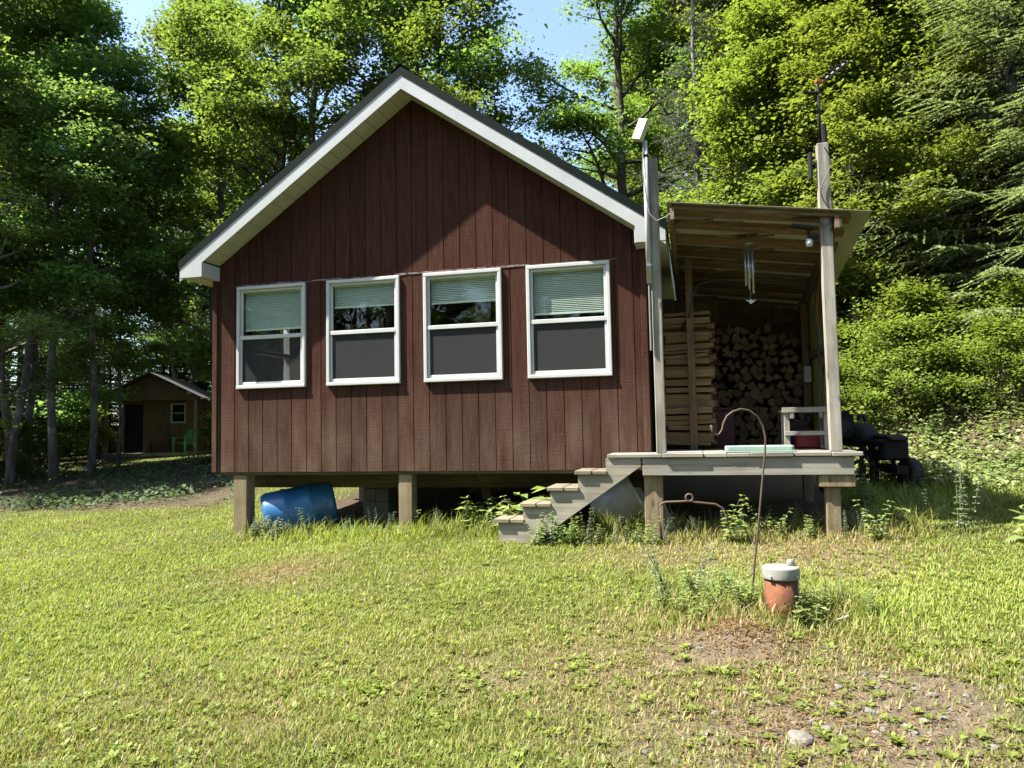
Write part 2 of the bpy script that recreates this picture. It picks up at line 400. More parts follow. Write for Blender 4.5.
def link(name, me, parent=None):
    o = bpy.data.objects.new(name, me); COL.objects.link(o)
    if parent: o.parent = parent
    return o
def tag(o, label, cat, group=None):
    o['label'] = label; o['category'] = cat
    if group: o['group'] = group
    return o
def thing(name, label, cat, p=(0,0,0), rz=0, group=None):
    o = bpy.data.objects.new(name, None); COL.objects.link(o); o.empty_display_size = .2
    o.location = p; o.rotation_euler = (0, 0, rz); return tag(o, label, cat, group)
def dup(o, parent=None):
    c = o.copy(); COL.objects.link(c)
    if parent: c.parent = parent
    for ch in [x for x in bpy.data.objects if x.parent == o]: dup(ch, c)
    return c
def unit(a): return a/np.maximum(np.linalg.norm(a, axis=-1, keepdims=True), 1e-9)
def leaves(c, d, n, s, wid=.42, fold=.1):
    """rhombic folded leaves: centres, length directions, normals, sizes"""
    d = unit(d); w = unit(np.cross(n, d)); n = unit(np.cross(d, w)); s = np.asarray(s)[:, None]
    a = c-d*s*.5; b = c+w*s*wid+n*s*fold-d*s*.06; t = c+d*s*.5-n*s*.06; e = c-w*s*wid+n*s*fold-d*s*.06
    return np.stack([a, b, t, e], 1).reshape(-1, 3)

# ------------------------------------------------------------------ CABIN
W = 5.5; ZB = 1.139; APEX = 5.915; SL = .70; DEPTH = 6.6; MID = 2.75
def roofz(x): return APEX-SL*abs(x-MID)
cab = thing('cabin', 'dark red board cabin on short posts with a steep gable and four white windows', 'cabin', loc(0,0,0), YAW)
WX = [.337, 1.600, 2.879, 4.149]; WW = .971; WZ0, WZ1 = 2.191, 3.506
holes = [(x+.02, x+WW-.02, WZ0+.02, WZ1-.02) for x in WX]
def gable(mb, y0, y1, holes, grooves=True):
    gs = np.arange(.09, W, .2032); br = set([0, W])
    for g in gs: br.add(round(g-.005, 4)); br.add(round(g+.005, 4))
    for h in holes: br.add(h[0]); br.add(h[1])
    br.add(MID); br = sorted(br)
    for a, b in zip(br[:-1], br[1:]):
        if b-a < 1e-5: continue
        m = (a+b)/2; isg = grooves and any(abs(m-g) < .005 for g in gs)
        ya = y0+.012 if isg else y0
        zs = [(ZB, None)]
        segs = [(ZB, 'top')]
        cuts = [h for h in holes if h[0] <= m <= h[1]]
        ints = [(ZB, cuts[0][2]), (cuts[0][3], None)] if cuts else [(ZB, None)]
        for lo, hi in ints:
            ta = (roofz(a)-.245) if hi is None else hi; tb = (roofz(b)-.245) if hi is None else hi
            vs = [(a, ya, lo), (b, ya, lo), (b, ya, tb), (a, ya, ta), (a, y1, lo), (b, y1, lo), (b, y1, tb), (a, y1, ta)]
            mb.add(vs, [(0,1,2,3), (5,4,7,6), (1,0,4,5), (3,2,6,7), (0,3,7,4), (2,1,5,6)])
mb = MB(); gable(mb, 0, .05, holes); mb.build('front_wall', M['siding'], cab)
mb = MB(); gable(mb, DEPTH-.05, DEPTH, [], False); mb.build('rear_wall', M['siding'], cab)
# right wall, grooved
mb = MB(); ys = np.arange(.05, DEPTH-.05, .2032); 
for y in ys: mb.box(W-.05, W, y, min(y+.191, DEPTH-.051), ZB, roofz(W)-.25)
mb.box(W-.06, W-.051, .052, DEPTH-.052, ZB, roofz(W)-.25); mb.build('side_wall', M['siding'], cab)
# left wall with one window opening
mb = MB(); sw = (.75, 1.75, 2.15, 3.45)
for a, b, lo, hi in ((.051, sw[0], ZB, 3.73), (sw[1], DEPTH-.051, ZB, 3.73), (sw[0], sw[1], ZB, sw[2]), (sw[0], sw[1], sw[3], 3.73)): mb.box(0, .05, a, b, lo, hi)
mb.build('side_wall', M['siding'], cab)
wf = MB()
for a, b, lo, hi in ((sw[0], sw[0]+.07, sw[2], sw[3]), (sw[1]-.07, sw[1], sw[2], sw[3]), (sw[0]+.07, sw[1]-.07, sw[2], sw[2]+.07), (sw[0]+.07, sw[1]-.07, sw[3]-.07, sw[3]), (sw[0]+.07, sw[1]-.07, 2.75, 2.81)):
    wf.box(-.02, .085, a, b, lo, hi)
sidew = wf.build('window', M['white'], cab, bevel=.004)
MB().box(.02, .026, sw[0]+.07, sw[1]-.07, sw[2]+.07, sw[3]-.07).build('pane', M['glass'], sidew)
MB().box(.09, .11, sw[1], sw[1]+.11, sw[2]-.1, sw[3]+.1).build('jamb_trim', M['cream'], sidew)
# room inside
mb = MB()
mb.box(.052, W-.062, .052, DEPTH-.052, ZB-.0, ZB+.06)
mb.box(.052, W-.062, .06, DEPTH-.052, 3.62, 3.66)
mb.box(.3, W-.062, DEPTH-.9, DEPTH-.86, ZB+.06, 3.62)
mb.build('room_lining', M['interior'], cab)
mb = MB(); mb.box(1.6, 3.4, 2.2, 3.0, ZB+.06, 1.95); mb.build('room_cupboard', M['interior'], cab)
# sill beam and floor framing under the siding
mb = MB(); mb.box(.012, W-.012, .015, .053, ZB-.035, ZB-.001); mb.box(.02, W-.02, .6, .75, ZB-.24, ZB-.003); mb.box(.02, W-.02, 3.2, 3.35, ZB-.24, ZB-.003); mb.box(.02, W-.02, 6.2, 6.35, ZB-.24, ZB-.003)
for x in np.arange(.2, W, .41): mb.box(x, x+.04, .76, 6.19, ZB-.16, ZB-.004)
mb.build('floor_frame', M['sill'], cab)
# corner trims
for x0, x1 in ((-.022, .045), (W-.045, W+.022)):
    MB().box(x0, x1, -.022, -.001, ZB, roofz(x0 if x0 < 1 else x1)-.26).build('corner_trim', M['siding'], cab, bevel=.003)
# flashing seam across the wall, with peeling pale caulk
mb = MB(); rng = random.Random(5); x = 1.0
mb.box(.3, 5.2, -.004, -.0005, 3.515, 3.521)
for k in range(70):
    a = rng.uniform(.35, 4.1); mb.box(a, a+rng.uniform(.02, .13), -.007-.001*rng.random(), -.0045, 3.512+rng.uniform(-.004, .004), 3.524+rng.uniform(0, .012))
mb.build('seam_flashing', plain('peeling_caulk', (.34, .28, .25), (.12, .06, .055), .8, 16), cab)
# windows
def window(x, blind_frac, has_screen, slack):
    x1 = x+WW; z0, z1 = WZ0, WZ1; zm = z0+(z1-z0)*.515
    fr = MB(); t = .042; yo, yi = -.034, .05
    fr.box(x, x1, yo, yi, z1-t, z1); fr.box(x, x1, yo-.006, yi, z0, z0+t)
    fr.box(x, x+t, yo, yi, z0+t, z1-t); fr.box(x1-t, x1, yo, yi, z0+t, z1-t)
    w = fr.build('window', M['white'], cab, bevel=.006)
    a, b = x+t+.001, x1-t-.001
    up = MB(); s = .03
    up.box(a, b, -.004, .028, z1-t-s, z1-t-.001); up.box(a, a+s, -.004, .028, zm+.002, z1-t-s); up.box(b-s, b, -.004, .028, zm+.002, z1-t-s)
    up.build('upper_sash', M['white'], w, bevel=.003)
    rail = MB(); rail.box(a, b, -.026, .02, zm-.048, zm+.001); rail.build('meeting_rail', M['white'], w, bevel=.004)
    lo = MB(); lo.box(a, b, -.014, .01, z0+t+.001, z0+t+.042); lo.box(a, a+s, -.014, .01, z0+t+.042, zm-.049); lo.box(b-s, b, -.014, .01, z0+t+.042, zm-.049)
    lo.build('lower_sash', M['white'], w, bevel=.003)
    MB().box(a+s, b-s, .012, .016, zm+.001, z1-t-s).build('pane', M['glass'], w)
    MB().box(a+s, b-s, -.004, -.002, z0+t+.042, zm-.049).build('insect_screen', M['screen'] if has_screen else M['screenthin'], w)
    MB().box(a+s, b-s, .022, .026, z0+t+.002, zm-.049).build('pane', M['glass'], w)
    # slatted blind hanging behind the upper sash
    top = z1-t-.01; bot = top-(top-zm)*blind_frac; bl = MB()
    n = int((top-bot)/.021); rr = random.Random(int(x*100))
    for i in range(n):
        zz = top-.03-i*.021; tilt = .009+rr.uniform(-.001, .001); dx = slack*(i/n)
        sag = slack*.35*rr.uniform(-.2, .2)
        bl.add([(a+.03, .058-tilt*.3, zz-.0105), (b-.03, .058-tilt*.3, zz-.0105+dx+sag), (b-.03, .066+tilt, zz+.011+dx), (a+.03, .066+tilt, zz+.011)], [(0,1,2,3)])
    bl.box(a+.03, b-.03, .052, .08, bot-.012, bot+.006); bl.box(a+.025, b-.025, .052, .085, top-.03, top)
    bl.build('blind', M['blind'], w)
window(WX[0], .86, False, .006); window(WX[1], .48, True, .008); window(WX[2], .52, True, -.012); window(WX[3], .87, True, -.006)
# roof
OH = .35
for sgn in (-1, 1):
    xe = -.275 if sgn < 0 else 5.775
    P = lambda x, y, dz: (x, y, roofz(x)+dz)
    mb = MB()
    vs = [P(MID, -OH-.006, .02), P(xe, -OH-.006, .02), P(xe, DEPTH+.35, .02), P(MID, DEPTH+.35, .02)]
    vs += [(a, b, c-.03) for a, b, c in vs]
    mb.add(vs, [(0,1,2,3), (7,6,5,4), (0,4,5,1), (1,5,6,2), (2,6,7,3), (3,7,4,0)])
    ro = mb.build('roof_slope', M['greenroof'], cab)
    rb = MB()
    for y in np.arange(-.1, DEPTH+.3, .3): rb.bar((MID, y, roofz(MID)+.028), (xe, y, roofz(xe)+.028), .03, .018)
    rb.build('roof_rib', M['greenroof'], ro)
    tr = MB()   # dark rake trim over the white rake board
    tr.add([P(MID, -OH-.008, .012), P(xe, -OH-.008, .012), P(xe, -OH-.008, -.085), P(MID, -OH-.008, -.085), P(MID, -OH-.003, .012), P(xe, -OH-.003, .012), P(xe, -OH-.003, -.085), P(MID, -OH-.003, -.085)],
           [(0,1,2,3), (7,6,5,4), (0,4,5,1), (1,5,6,2), (2,6,7,3), (3,7,4,0)])
    tr.build('rake_trim', M['greenroof'], ro)
    fa = MB(); xf = -.26 if sgn < 0 else 5.76
    fa.add([P(MID, -OH, -.02), P(xf, -OH, -.02), P(xf, -OH, -.25), P(MID, -OH, -.25), P(MID, -OH+.02, -.02), P(xf, -OH+.02, -.02), P(xf, -OH+.02, -.25), P(MID, -OH+.02, -.25)],
           [(0,1,2,3), (7,6,5,4), (0,4,5,1), (1,5,6,2), (2,6,7,3), (3,7,4,0)])
    # boxed eave return at the foot of the rake
    xin = .06 if sgn < 0 else 5.44
    pts = [(xf, roofz(xf)-.20), (xf, 3.60), (xin, 3.60), (xin, roofz(xin)-.252), ]
    y0 = -OH-.004
    fa.add([(x, y0, z) for x, z in pts]+[(x, -OH+.02, z) for x, z in pts], [(0,1,2,3), (7,6,5,4), (0,4,5,1), (1,5,6,2), (2,6,7,3), (3,7,4,0)])
    fa.box(xin-.012, xin+.012, -OH+.021, -.002, 3.602, roofz(xin)-.252)
    # side fascia
    fa.box(min(xf, xf-sgn*.02), max(xf, xf-sgn*.02), -OH+.021, DEPTH+.3, 3.60, roofz(xf)-.012)
    fa.build('rake_board', M['fascia'], cab)
    so = MB()   # rake soffit: vinyl strips across the overhang, each with a small step between
    L = abs(MID-xin); n = 17
    for i in range(n):
        a = MID+sgn*L*i/n; b = MID+sgn*(L*(i+1)/n-.008)
        for o, (p, q) in ((0, (a, b)),):
            vs = [P(p, -OH+.02, -.236), P(q, -OH+.02, -.236), P(q, -.001, -.236), P(p, -.001, -.236)]
            vs += [(x, y, z+.012) for x, y, z in vs]
            so.add(vs, [(0,1,2,3), (7,6,5,4), (0,4,5,1), (1,5,6,2), (2,6,7,3), (3,7,4,0)])
    so.add([P(MID, -OH+.02, -.222), P(xin, -OH+.02, -.222), P(xin, -.001, -.222), P(MID, -.001, -.222)], [(0,1,2,3)])
    # level soffit of the side eave
    xw = 0 if sgn < 0 else W
    ylen = DEPTH+.3+OH-.03; k = 22
    for i in range(k):
        ya = -OH+.022+ylen*i/k; yb = ya+ylen/k-.01
        so.box(min(xw-.0, xf-sgn*.021) if sgn > 0 else xf+.021, max(xw, xf-.021) if sgn > 0 else xw-.024, ya, yb, 3.605, 3.615)
    so.box(min(xin, xw), max(xin, xw), -OH+.022, -.025, 3.605, 3.615)
    so.build('soffit', M['soffit'], cab)
mb = MB(); z = APEX
mb.add([(MID-.12, -OH-.012, roofz(MID-.12)+.034), (MID, -OH-.012, z+.05), (MID+.12, -OH-.012, roofz(MID+.12)+.034), (MID-.12, DEPTH+.36, roofz(MID-.12)+.034), (MID, DEPTH+.36, z+.05), (MID+.12, DEPTH+.36, roofz(MID+.12)+.034)], [(0,1,4,3), (1,2,5,4)])
mb.build('ridge_cap', M['greenroof'], cab)
# supports
def post(x, y, w, d, ztop, m, name='support_post'):
    p = loc(x, y); zb = G(p.x, p.y)-.25
    return MB().box(x-w/2, x+w/2, y-d/2, y+d/2, zb, ztop).build(name, m, cab, bevel=.006)
post(.36, .12, .19, .19, ZB-.036, M['tanv']); post(2.60, .12, .17, .17, ZB-.036, M['tanv'])
post(.55, 3.27, .15, .15, ZB-.24, M['greyv']); post(2.7, 3.27, .15, .15, ZB-.24, M['tanv'])
mb = MB(); zz = .25
for i in range(6):
    zt = min(zz+.19, ZB-.241); mb.box(1.36, 1.55, 1.5, 1.8, zz, zt-.006); mb.box(1.555, 1.745, 1.5, 1.8, zz, zt-.006); zz += .19
mb.build('block_pier', M['concrete'], cab, bevel=.005)
mb = MB()     # added boards closing off the crawl space to keep it dark
for i, x in enumerate(np.arange(2.2, 5.4, .16)): mb.box(x, x+.152, 3.9, 3.93, 0.2, ZB-.17)
mb.box(5.36, 5.39, .9, 3.9, .2, ZB-.17)
mb.build('crawl_dark_boards', M['sill'], cab)

# ------------------------------------------------------------------ WOODSHED PORCH on the right side of the cabin
por = thing('porch', 'open lean-to wood porch on posts beside the red cabin, filled with firewood', 'porch', loc(0,0,0), YAW)
DZ = 1.335; PF = -.55; PX1 = 7.52; PB = 2.3; WALLX = 7.47
def proof(x, y): return 3.86-.14*(x-5.8)-.155*(y+.6)
mb = MB(); rr = random.Random(2)
segs = [(5.10, 5.655), (5.66, 6.07), (6.075, 6.30), (6.305, 6.52), (6.525, 6.93), (6.935, 7.28), (7.285, 7.56)]
for a, b in segs: mb.box(a, b, PF-.03+rr.uniform(-.01, .01), -.05 if b < 5.66 else PB, DZ-.042+rr.uniform(-.002, .002), DZ+rr.uniform(-.004, .003))
mb.build('deck_board', M['grey'], por, bevel=.005)
mb = MB(); mb.box(5.46, 7.48, PF, PF+.045, DZ-.225, DZ-.046); mb.box(7.435, 7.482, PF+.047, PB, DZ-.225, DZ-.046)
mb.build('rim_joist', M['grey'], por, bevel=.004)
mb = MB()
for x in (5.7, 6.15, 6.6, 7.05): mb.box(x, x+.04, PF+.047, PB, DZ-.2, DZ-.047)
mb.build('floor_joist', M['sill'], por)
def ppost(x, y, w, d, z0, z1, m, name='post'): return MB().box(x-w/2, x+w/2, y-d/2, y+d/2, z0, z1).build(name, m, por, bevel=.007)
ppost(5.655, -.49, .10, .10, DZ+.001, 4.44, M['greyv'])
ppost(7.335, -.47, .112, .105, DZ+.001, 4.42, M['greyv'])
ppost(5.56, -.42, .19, .14, .2, DZ-.047, M['tanv'], 'leg'); ppost(7.29, -.42, .135, .12, .2, DZ-.345, M['tanv'], 'leg')
ppost(7.38, 1.9, .12, .12, .2, DZ-.226, M['tanv'], 'leg')
MB().box(7.16, 7.49, -.53, -.33, DZ-.344, DZ-.227).build('bearing_block', M['tanv'], por, bevel=.006)
mb = MB(); mb.bar((5.52, -.335, .98), (5.78, -.30, .36), .13, .03, (0, 1, 0)); mb.build('brace_board', M['grey'], por, bevel=.004)
# roof: sheet over purlins
mb = MB(); x0, x1, ya, yb = 5.788, 7.74, -.62, PB+.25; n = 48
prof = []
for i in range(n+1):
    y = ya+(yb-ya)*i/n; prof.append((y, .011*(1 if (i % 4) in (1, 2) else 0)))
vs = []
for y, h in prof: vs += [(x0, y, proof(x0, y)+.07+h), (x1, y, proof(x1, y)+.07+h), (x0, y, proof(x0, y)+.066+h), (x1, y, proof(x1, y)+.066+h)]
fs = []
for i in range(n): k = i*4; fs += [(k, k+1, k+5, k+4), (k+2, k+6, k+7, k+3), (k, k+4, k+6, k+2), (k+1, k+3, k+7, k+5)]
fs += [(0, 2, 3, 1), (4*n, 4*n+1, 4*n+3, 4*n+2)]
mb.add(vs, fs); mb.build('roof_sheet', M['roofsheet'], por)
mb = MB(); rr = random.Random(9)
for i, y in enumerate(np.arange(-.56, PB+.1, .36)):
    w = rr.uniform(.13, .22); xe = 7.56
    mb.add([(5.83, y, proof(5.83, y)+.022), (xe, y, proof(xe, y)+.022), (xe, y+w, proof(xe, y+w)+.022), (5.83, y+w, proof(5.83, y+w)+.022),
            (5.83, y, proof(5.83, y)+.062), (xe, y, proof(xe, y)+.062), (xe, y+w, proof(xe, y+w)+.062), (5.83, y+w, proof(5.83, y+w)+.062)],
           [(0,1,2,3), (7,6,5,4), (0,4,5,1), (1,5,6,2), (2,6,7,3), (3,7,4,0)])
    for q in range(2):   # scraps of sheathing nailed between the purlins
        xa = rr.uniform(5.9, 7.0); mb.box(xa, xa+rr.uniform(.2, .5), y+w+.01, y+w+rr.uniform(.06, .13), proof(xa+.3, y+w)+.0, proof(xa+.3, y+w)+.015)
mb.build('purlin', M['brown'], por)
mb = MB()
for x in (5.84, 7.42):
    mb.bar((x, -.6, proof(x, -.6)-.045), (x, PB, proof(x, PB)-.045), .04, .125)
mb.build('roof_beam', M['brown'], por)
ppost(5.98, .5, .085, .085, DZ+.002, proof(5.97, .5)-.09, M['brownv']); ppost(7.40, 1.75, .085, .085, DZ+.002, proof(7.40, 1.75)-.115, M['brownv'])
mb = MB()   # rear wall of vertical boards
for i, x in enumerate(np.arange(5.55, 7.46, .2)): mb.box(x, min(x+.1995, 7.46), PB, PB+.022, DZ-.04, proof(x+.2, PB)+.0)
for x in (6.55, 7.0): mb.box(x, x+.06, PB-.05, PB-.001, DZ, proof(x, PB)-.02)
mb.box(5.55, 7.44, PB-.052, PB-.002, 2.98, 3.06)
mb.build('rear_wall', M['brownv'], por)
mb = MB()
for i in range(5):
    a = .32+i*.4; b = a+.396
    mb.add([(WALLX, a, DZ-.15), (WALLX, b, DZ-.15), (WALLX, b, proof(WALLX, b)-.0), (WALLX, a, proof(WALLX, a)-.0),
            (WALLX+.012, a, DZ-.15), (WALLX+.012, b, DZ-.15), (WALLX+.012, b, proof(WALLX, b)), (WALLX+.012, a, proof(WALLX, a))],
           [(0,1,2,3), (7,6,5,4), (0,4,5,1), (1,5,6,2), (2,6,7,3), (3,7,4,0)])
mb.build('side_panel', M['sidepanel'], por)
mb = MB(); mb.box(WALLX-.04, WALLX-.001, .37, PB, 2.42, 2.51); mb.box(WALLX-.04, WALLX-.001, .37, PB, 1.72, 1.80); mb.box(WALLX-.04, WALLX-.002, .30, .36, DZ, 3.35)
mb.build('wall_girt', M['brown'], por)

# steps
st = thing('wooden_steps', 'four weathered wooden steps climbing along the cabin wall to the porch', 'steps', loc(0,0,0), YAW)
SX = [3.86, 4.155, 4.455, 4.755]; SZ = [.655, .825, .995, 1.165]
for x, z in zip(SX, SZ):
    t_ = MB(); t_.box(x, x+.175, PF-.035, -.06, z-.042, z); t_.box(x+.18, x+.335, PF-.025, -.06, z-.043, z-.002)
    t_.build('tread', M['step'], st, bevel=.006)
for y in (PF, -.14):
    s_ = MB(); poly = []
    poly = [(SX[0]+.05, .36), (SX[0]+.05, SZ[0]-.044)]
    for i in range(4):
        xn = SX[i+1]+.03 if i < 3 else 5.08
        zn = SZ[i+1]-.044 if i < 3 else DZ-.046
        poly += [(xn, SZ[i]-.044), (xn, zn)]
    poly += [(5.44, DZ-.046), (5.44, DZ-.13), (4.32, .42), (4.2, .36)]
    s_.prism(poly, 1, y, y+.042); s_.build('stringer', M['stringer'], st)
mb = MB(); mb.box(3.93, 4.3, PF+.05, -.15, .3, .60); mb.build('base_block', M['concrete'], st, bevel=.01)

# ------------------------------------------------------------------ FIREWOOD: every log a thing
def log_mesh(kind, seed):
    r = random.Random(seed); mb = MB(); L = .40
    if kind == 'round':
        n = 14; rad = 1.0; poly = [((1+r.uniform(-.05, .05))*math.cos(2*math.pi*i/n), (1+r.uniform(-.05, .05))*math.sin(2*math.pi*i/n)) for i in range(n)]
        side = [1]*n
    elif kind == 'split':
        a = r.uniform(1.1, 2.2); n = 6
        poly = [(-.55+r.uniform(-.08, .08), -.6)]+[(1.55*math.cos(-a/2+a*i/n)-.55, 1.25*math.sin(-a/2+a*i/n)) for i in range(n+1)]
        poly[0] = (-.7, r.uniform(-.2, .2)); side = [0]+[1]*n+[0]
    else:
        poly = [(-1, -.55), (1, -.5+r.uniform(-.1, .1)), (.9, .5+r.uniform(-.15, .15)), (-.85, .55)]; side = [0, 0, 0, 0]
    n = len(poly); sk = r.uniform(-.1, .1)
    vs = [(a, 0, b) for a, b in poly]+[(a+sk, L, b+r.uniform(-.05, .05)) for a, b in poly]
    mb.v = vs
    for i in range(n): mb.f.append((i, (i+1) % n, n+(i+1) % n, n+i)); mb.m.append(1 if side[i] else 2)
    mb.f += [tuple(reversed(range(n))), tuple(range(n, 2*n))]; mb.m += [0, 0]
    # unit cross-section, scaled per kind
    return mb
protos = {}
LM = [M['logend'], M['logbark'], M['logside']]
def log(kind, seed, rad, p, rot, label, group, ln=1.0):
    key = (kind, seed % 5, round(rad, 3))
    if key not in protos:
        mb = log_mesh(kind, seed % 5); mb.v = [(a*rad, b, c*rad) for a, b, c in mb.v]
        o = mb.build('firewood_log', LM); protos[key] = o.data
    else: o = link('firewood_log', protos[key])
    o.location = p; o.rotation_euler = rot; o.scale = (1, ln, 1); tag(o, label, 'log', group); return o
rr = random.Random(11); cnt = 0
z = DZ+.06; row = 0
while z < 2.93:
    big = row < 7
    xx = 6.22+(row % 2)*.06
    while xx < 7.36:
        top_here = 2.86+.12*math.sin(xx*5)+.1*(xx-6.8)
        if z > top_here: xx += .13; continue
        rnd = big and xx < 7.2 and rr.random() < .62
        rad = rr.choice([.055, .062, .07]) if rnd else rr.choice([.062, .07])
        p = loc(xx+rr.uniform(-.015, .015), 1.83+rr.uniform(-.06, .03), z+rr.uniform(-.015, .015))
        if rnd: log('round', rr.randrange(5), rad, p, (0, rr.uniform(0, 6), YAW+rr.uniform(-.05, .05)), 'round unsplit firewood log, cut end out, in the stack along the rear porch wall', 'round logs in the rear firewood stack')
        else: log('split', rr.randrange(5), rad, p, (0, rr.choice([0, 1.57, 3.14, -1.57])+rr.uniform(-.5, .5), YAW+rr.uniform(-.06, .06)), 'split firewood wedge, cut end out, in the stack along the rear porch wall', 'split logs in the rear firewood stack')
        xx += rad*1.72+.006; cnt += 1
    z += .104; row += 1
for colk, (ly, xo) in enumerate(((.72, 0), (.93, .05))):
    z = DZ+.05; i = 0
    while z < 2.93-.15*colk:
        th = rr.choice([.03, .036, .045, .06]) if z > 2.2 else rr.choice([.05, .065, .08])
        p = loc(5.66+xo+rr.uniform(-.02, .03), ly+rr.uniform(-.05, .03), z+th*.5)
        key = ('slab', i % 5, round(th, 3))
        if key not in protos:
            mb = log_mesh('slab', i % 5); mb.v = [(a*.09, b, c*th) for a, b, c in mb.v]; o = mb.build('firewood_log', LM); protos[key] = o.data
        else: o = link('firewood_log', protos[key])
        o.location = p; o.rotation_euler = (rr.uniform(-.05, .06), rr.uniform(-.3, .3), YAW-math.pi/2+rr.uniform(-.12, .12)); o.scale = (1, rr.uniform(1.25, 1.42), 1)
        tag(o, 'split firewood piece lying lengthwise in the tall side stack behind the brown inner post', 'log', 'split logs in the side firewood stack')
        z += th*1.06+rr.uniform(.002, .014); i += 1

# ------------------------------------------------------------------ things on and around the porch
ld = MB(); a0 = Vector((0,0,0))
def frm(x, y, z=0): return loc(x, y, z)
# mint lid on the deck edge
t = thing('storage_lid', 'mint green plastic lid lying flat on the front edge of the porch deck', 'lid', loc(6.62, -.36, DZ+.002), YAW)
mb = MB(); mb.prism([(-.31, -.13), (.31, -.13), (.33, -.11), (.33, .11), (.31, .13), (-.31, .13), (-.33, .11), (-.33, -.11)], 2, .012, .062)
mb.build('lid_top', M['mint'], t, bevel=.008); MB().box(-.335, .335, -.135, .135, 0, .013).build('lid_rim', M['mint'], t, bevel=.003)
# wooden stand
t = thing('wooden_stand', 'small weathered wooden frame stand on the porch by the right post', 'stand', loc(6.93, .12, DZ+.004), YAW)
for x in (0, .40):
    for y in (0, .28): MB().box(x, x+.055, y, y+.045, 0, .40).build('leg', M['greyv'], t, bevel=.004)
mb = MB(); mb.box(-.02, .48, -.024, -.001, .395, .45); mb.box(-.02, .48, .0, .33, .402, .425); mb.box(.0, .46, -.023, -.001, .15, .195)
mb.box(.06, .10, -.02, -.001, .33, .394); mb.box(.35, .39, -.02, -.001, .33, .394); mb.build('rail', M['grey'], t, bevel=.003)
t = thing('red_container', 'bright red plastic container under the wooden frame stand', 'container', loc(7.10, .46, DZ+.004), YAW)
MB().box(-.02, .27, 0, .2, 0, .16).build('body', M['redp'], t, bevel=.02); MB().tube([(.05, .1, .155), (.06, .1, .2), (.19, .1, .2), (.2, .1, .155)], .012).build('handle', M['redp'], t)
t = thing('red_box', 'dark red box on the porch floor at the foot of the rear firewood stack', 'box', loc(6.24, 1.35, DZ+.002), YAW)
MB().box(0, .24, 0, .3, 0, .46).build('body', M['dred'], t, bevel=.01); MB().box(-.006, .246, -.006, .306, .461, .5).build('lid', M['dred'], t, bevel=.006)
t = thing('small_engine', 'small dark engine stored behind the wooden frame stand', 'engine', loc(7.16, .75, DZ+.17), YAW)
MB().box(-.12, .12, 0, .2, 0, .14).build('block', M['engine'], t, bevel=.02); MB().tube([(.08, .1, .13), (.1, .1, .22), (.14, .1, .2), (.15, .1, .02)], .016).build('pipe', M['black'], t)
MB().box(-.15, .15, 0, .22, -.17, -.001).build('base', M['black'], t, bevel=.01)

# wind chime
cx, cy = 6.62, -.1; cz = proof(cx, cy)-.12
t = thing('wind_chime', 'metal tube wind chime hanging from the porch roof with a white bird-shaped sail', 'wind chime', loc(cx, cy, cz), YAW)
mb = MB(); mb.tube([(.045*math.cos(a), .045*math.sin(a), 0) for a in np.linspace(0, 2*math.pi, 18)[:-1]], .009, 6, closed=True); mb.build('top_ring', M['alu'], t)
mb = MB()
for i in range(3): a = i*2.1; mb.tube([(.045*math.cos(a), .045*math.sin(a), 0), (0, 0, .11)], .0022, 4)
mb.tube([(0, 0, .14), (0, 0, -.62)], .0025, 4); mb.build('cord', M['gcable'], t)
for i in range(6):
    a = i*math.pi/3+.3; ln = .27+.045*i; MB().tube([(.042*math.cos(a), .042*math.sin(a), -.05), (.042*math.cos(a), .042*math.sin(a), -.05-ln)], .0115, 10).build('chime_tube', M['alu'], t, smooth=True)
MB().lathe([(.001, -.25), (.035, -.25), (.035, -.235), (.001, -.235)], 14).build('striker', M['white'], t)
mb = MB(); mb.prism([(-.06, .03), (-.02, .005), (0, -.02), (.03, 0), (.06, .025), (.02, .02), (0, .03), (-.02, .02)], 1, -.006, .006); mb.v = [(a, b, c-.63) for a, b, c in mb.v]; mb.build('sail', M['white'], t)

# panel antenna and its conduit beside the left post
t = thing('panel_antenna', 'ivory panel antenna on a pale conduit pipe beside the left porch post', 'antenna', loc(5.585, -.56, 0), YAW)
MB().tube([(.0, 0, 3.10), (0, 0, 4.62)], .026, 12).build('conduit_pipe', M['pvc'], t, smooth=True)
MB().tube([(.0, 0, 2.40), (0, 0, 3.099)], .012, 8).build('lower_cable', M['gcable'], t)
mb = MB(); mb.tube([(0, 0, 4.44), (0, 0, 4.47)], .032, 12); mb.build('clamp', M['black'], t)
pn = MB(); pn.box(-.06, .06, -.035, .035, -.12, .12); pn.xf(Matrix.Translation((-.035, -.03, 4.73)) @ Matrix.Rotation(R(22), 4, 'Y') @ Matrix.Rotation(R(-25), 4, 'Z')); pn.build('panel', M['ivory'], t, bevel=.012)
mb = MB(); mb.tube([(-.01, -.03, 4.6), (-.03, -.035, 4.3), (0, -.036, 4.0), (.03, -.05, 3.82), (.10, -.06, 3.74), (.2, -.05, 3.78), (.28, .0, 3.86)], .007, 6); mb.build('cable', M['gcable'], t)
MB().box(-.02, .0+.03, -.032, -.005, 3.28, 3.30).build('pipe_strap', M['alu'], t)

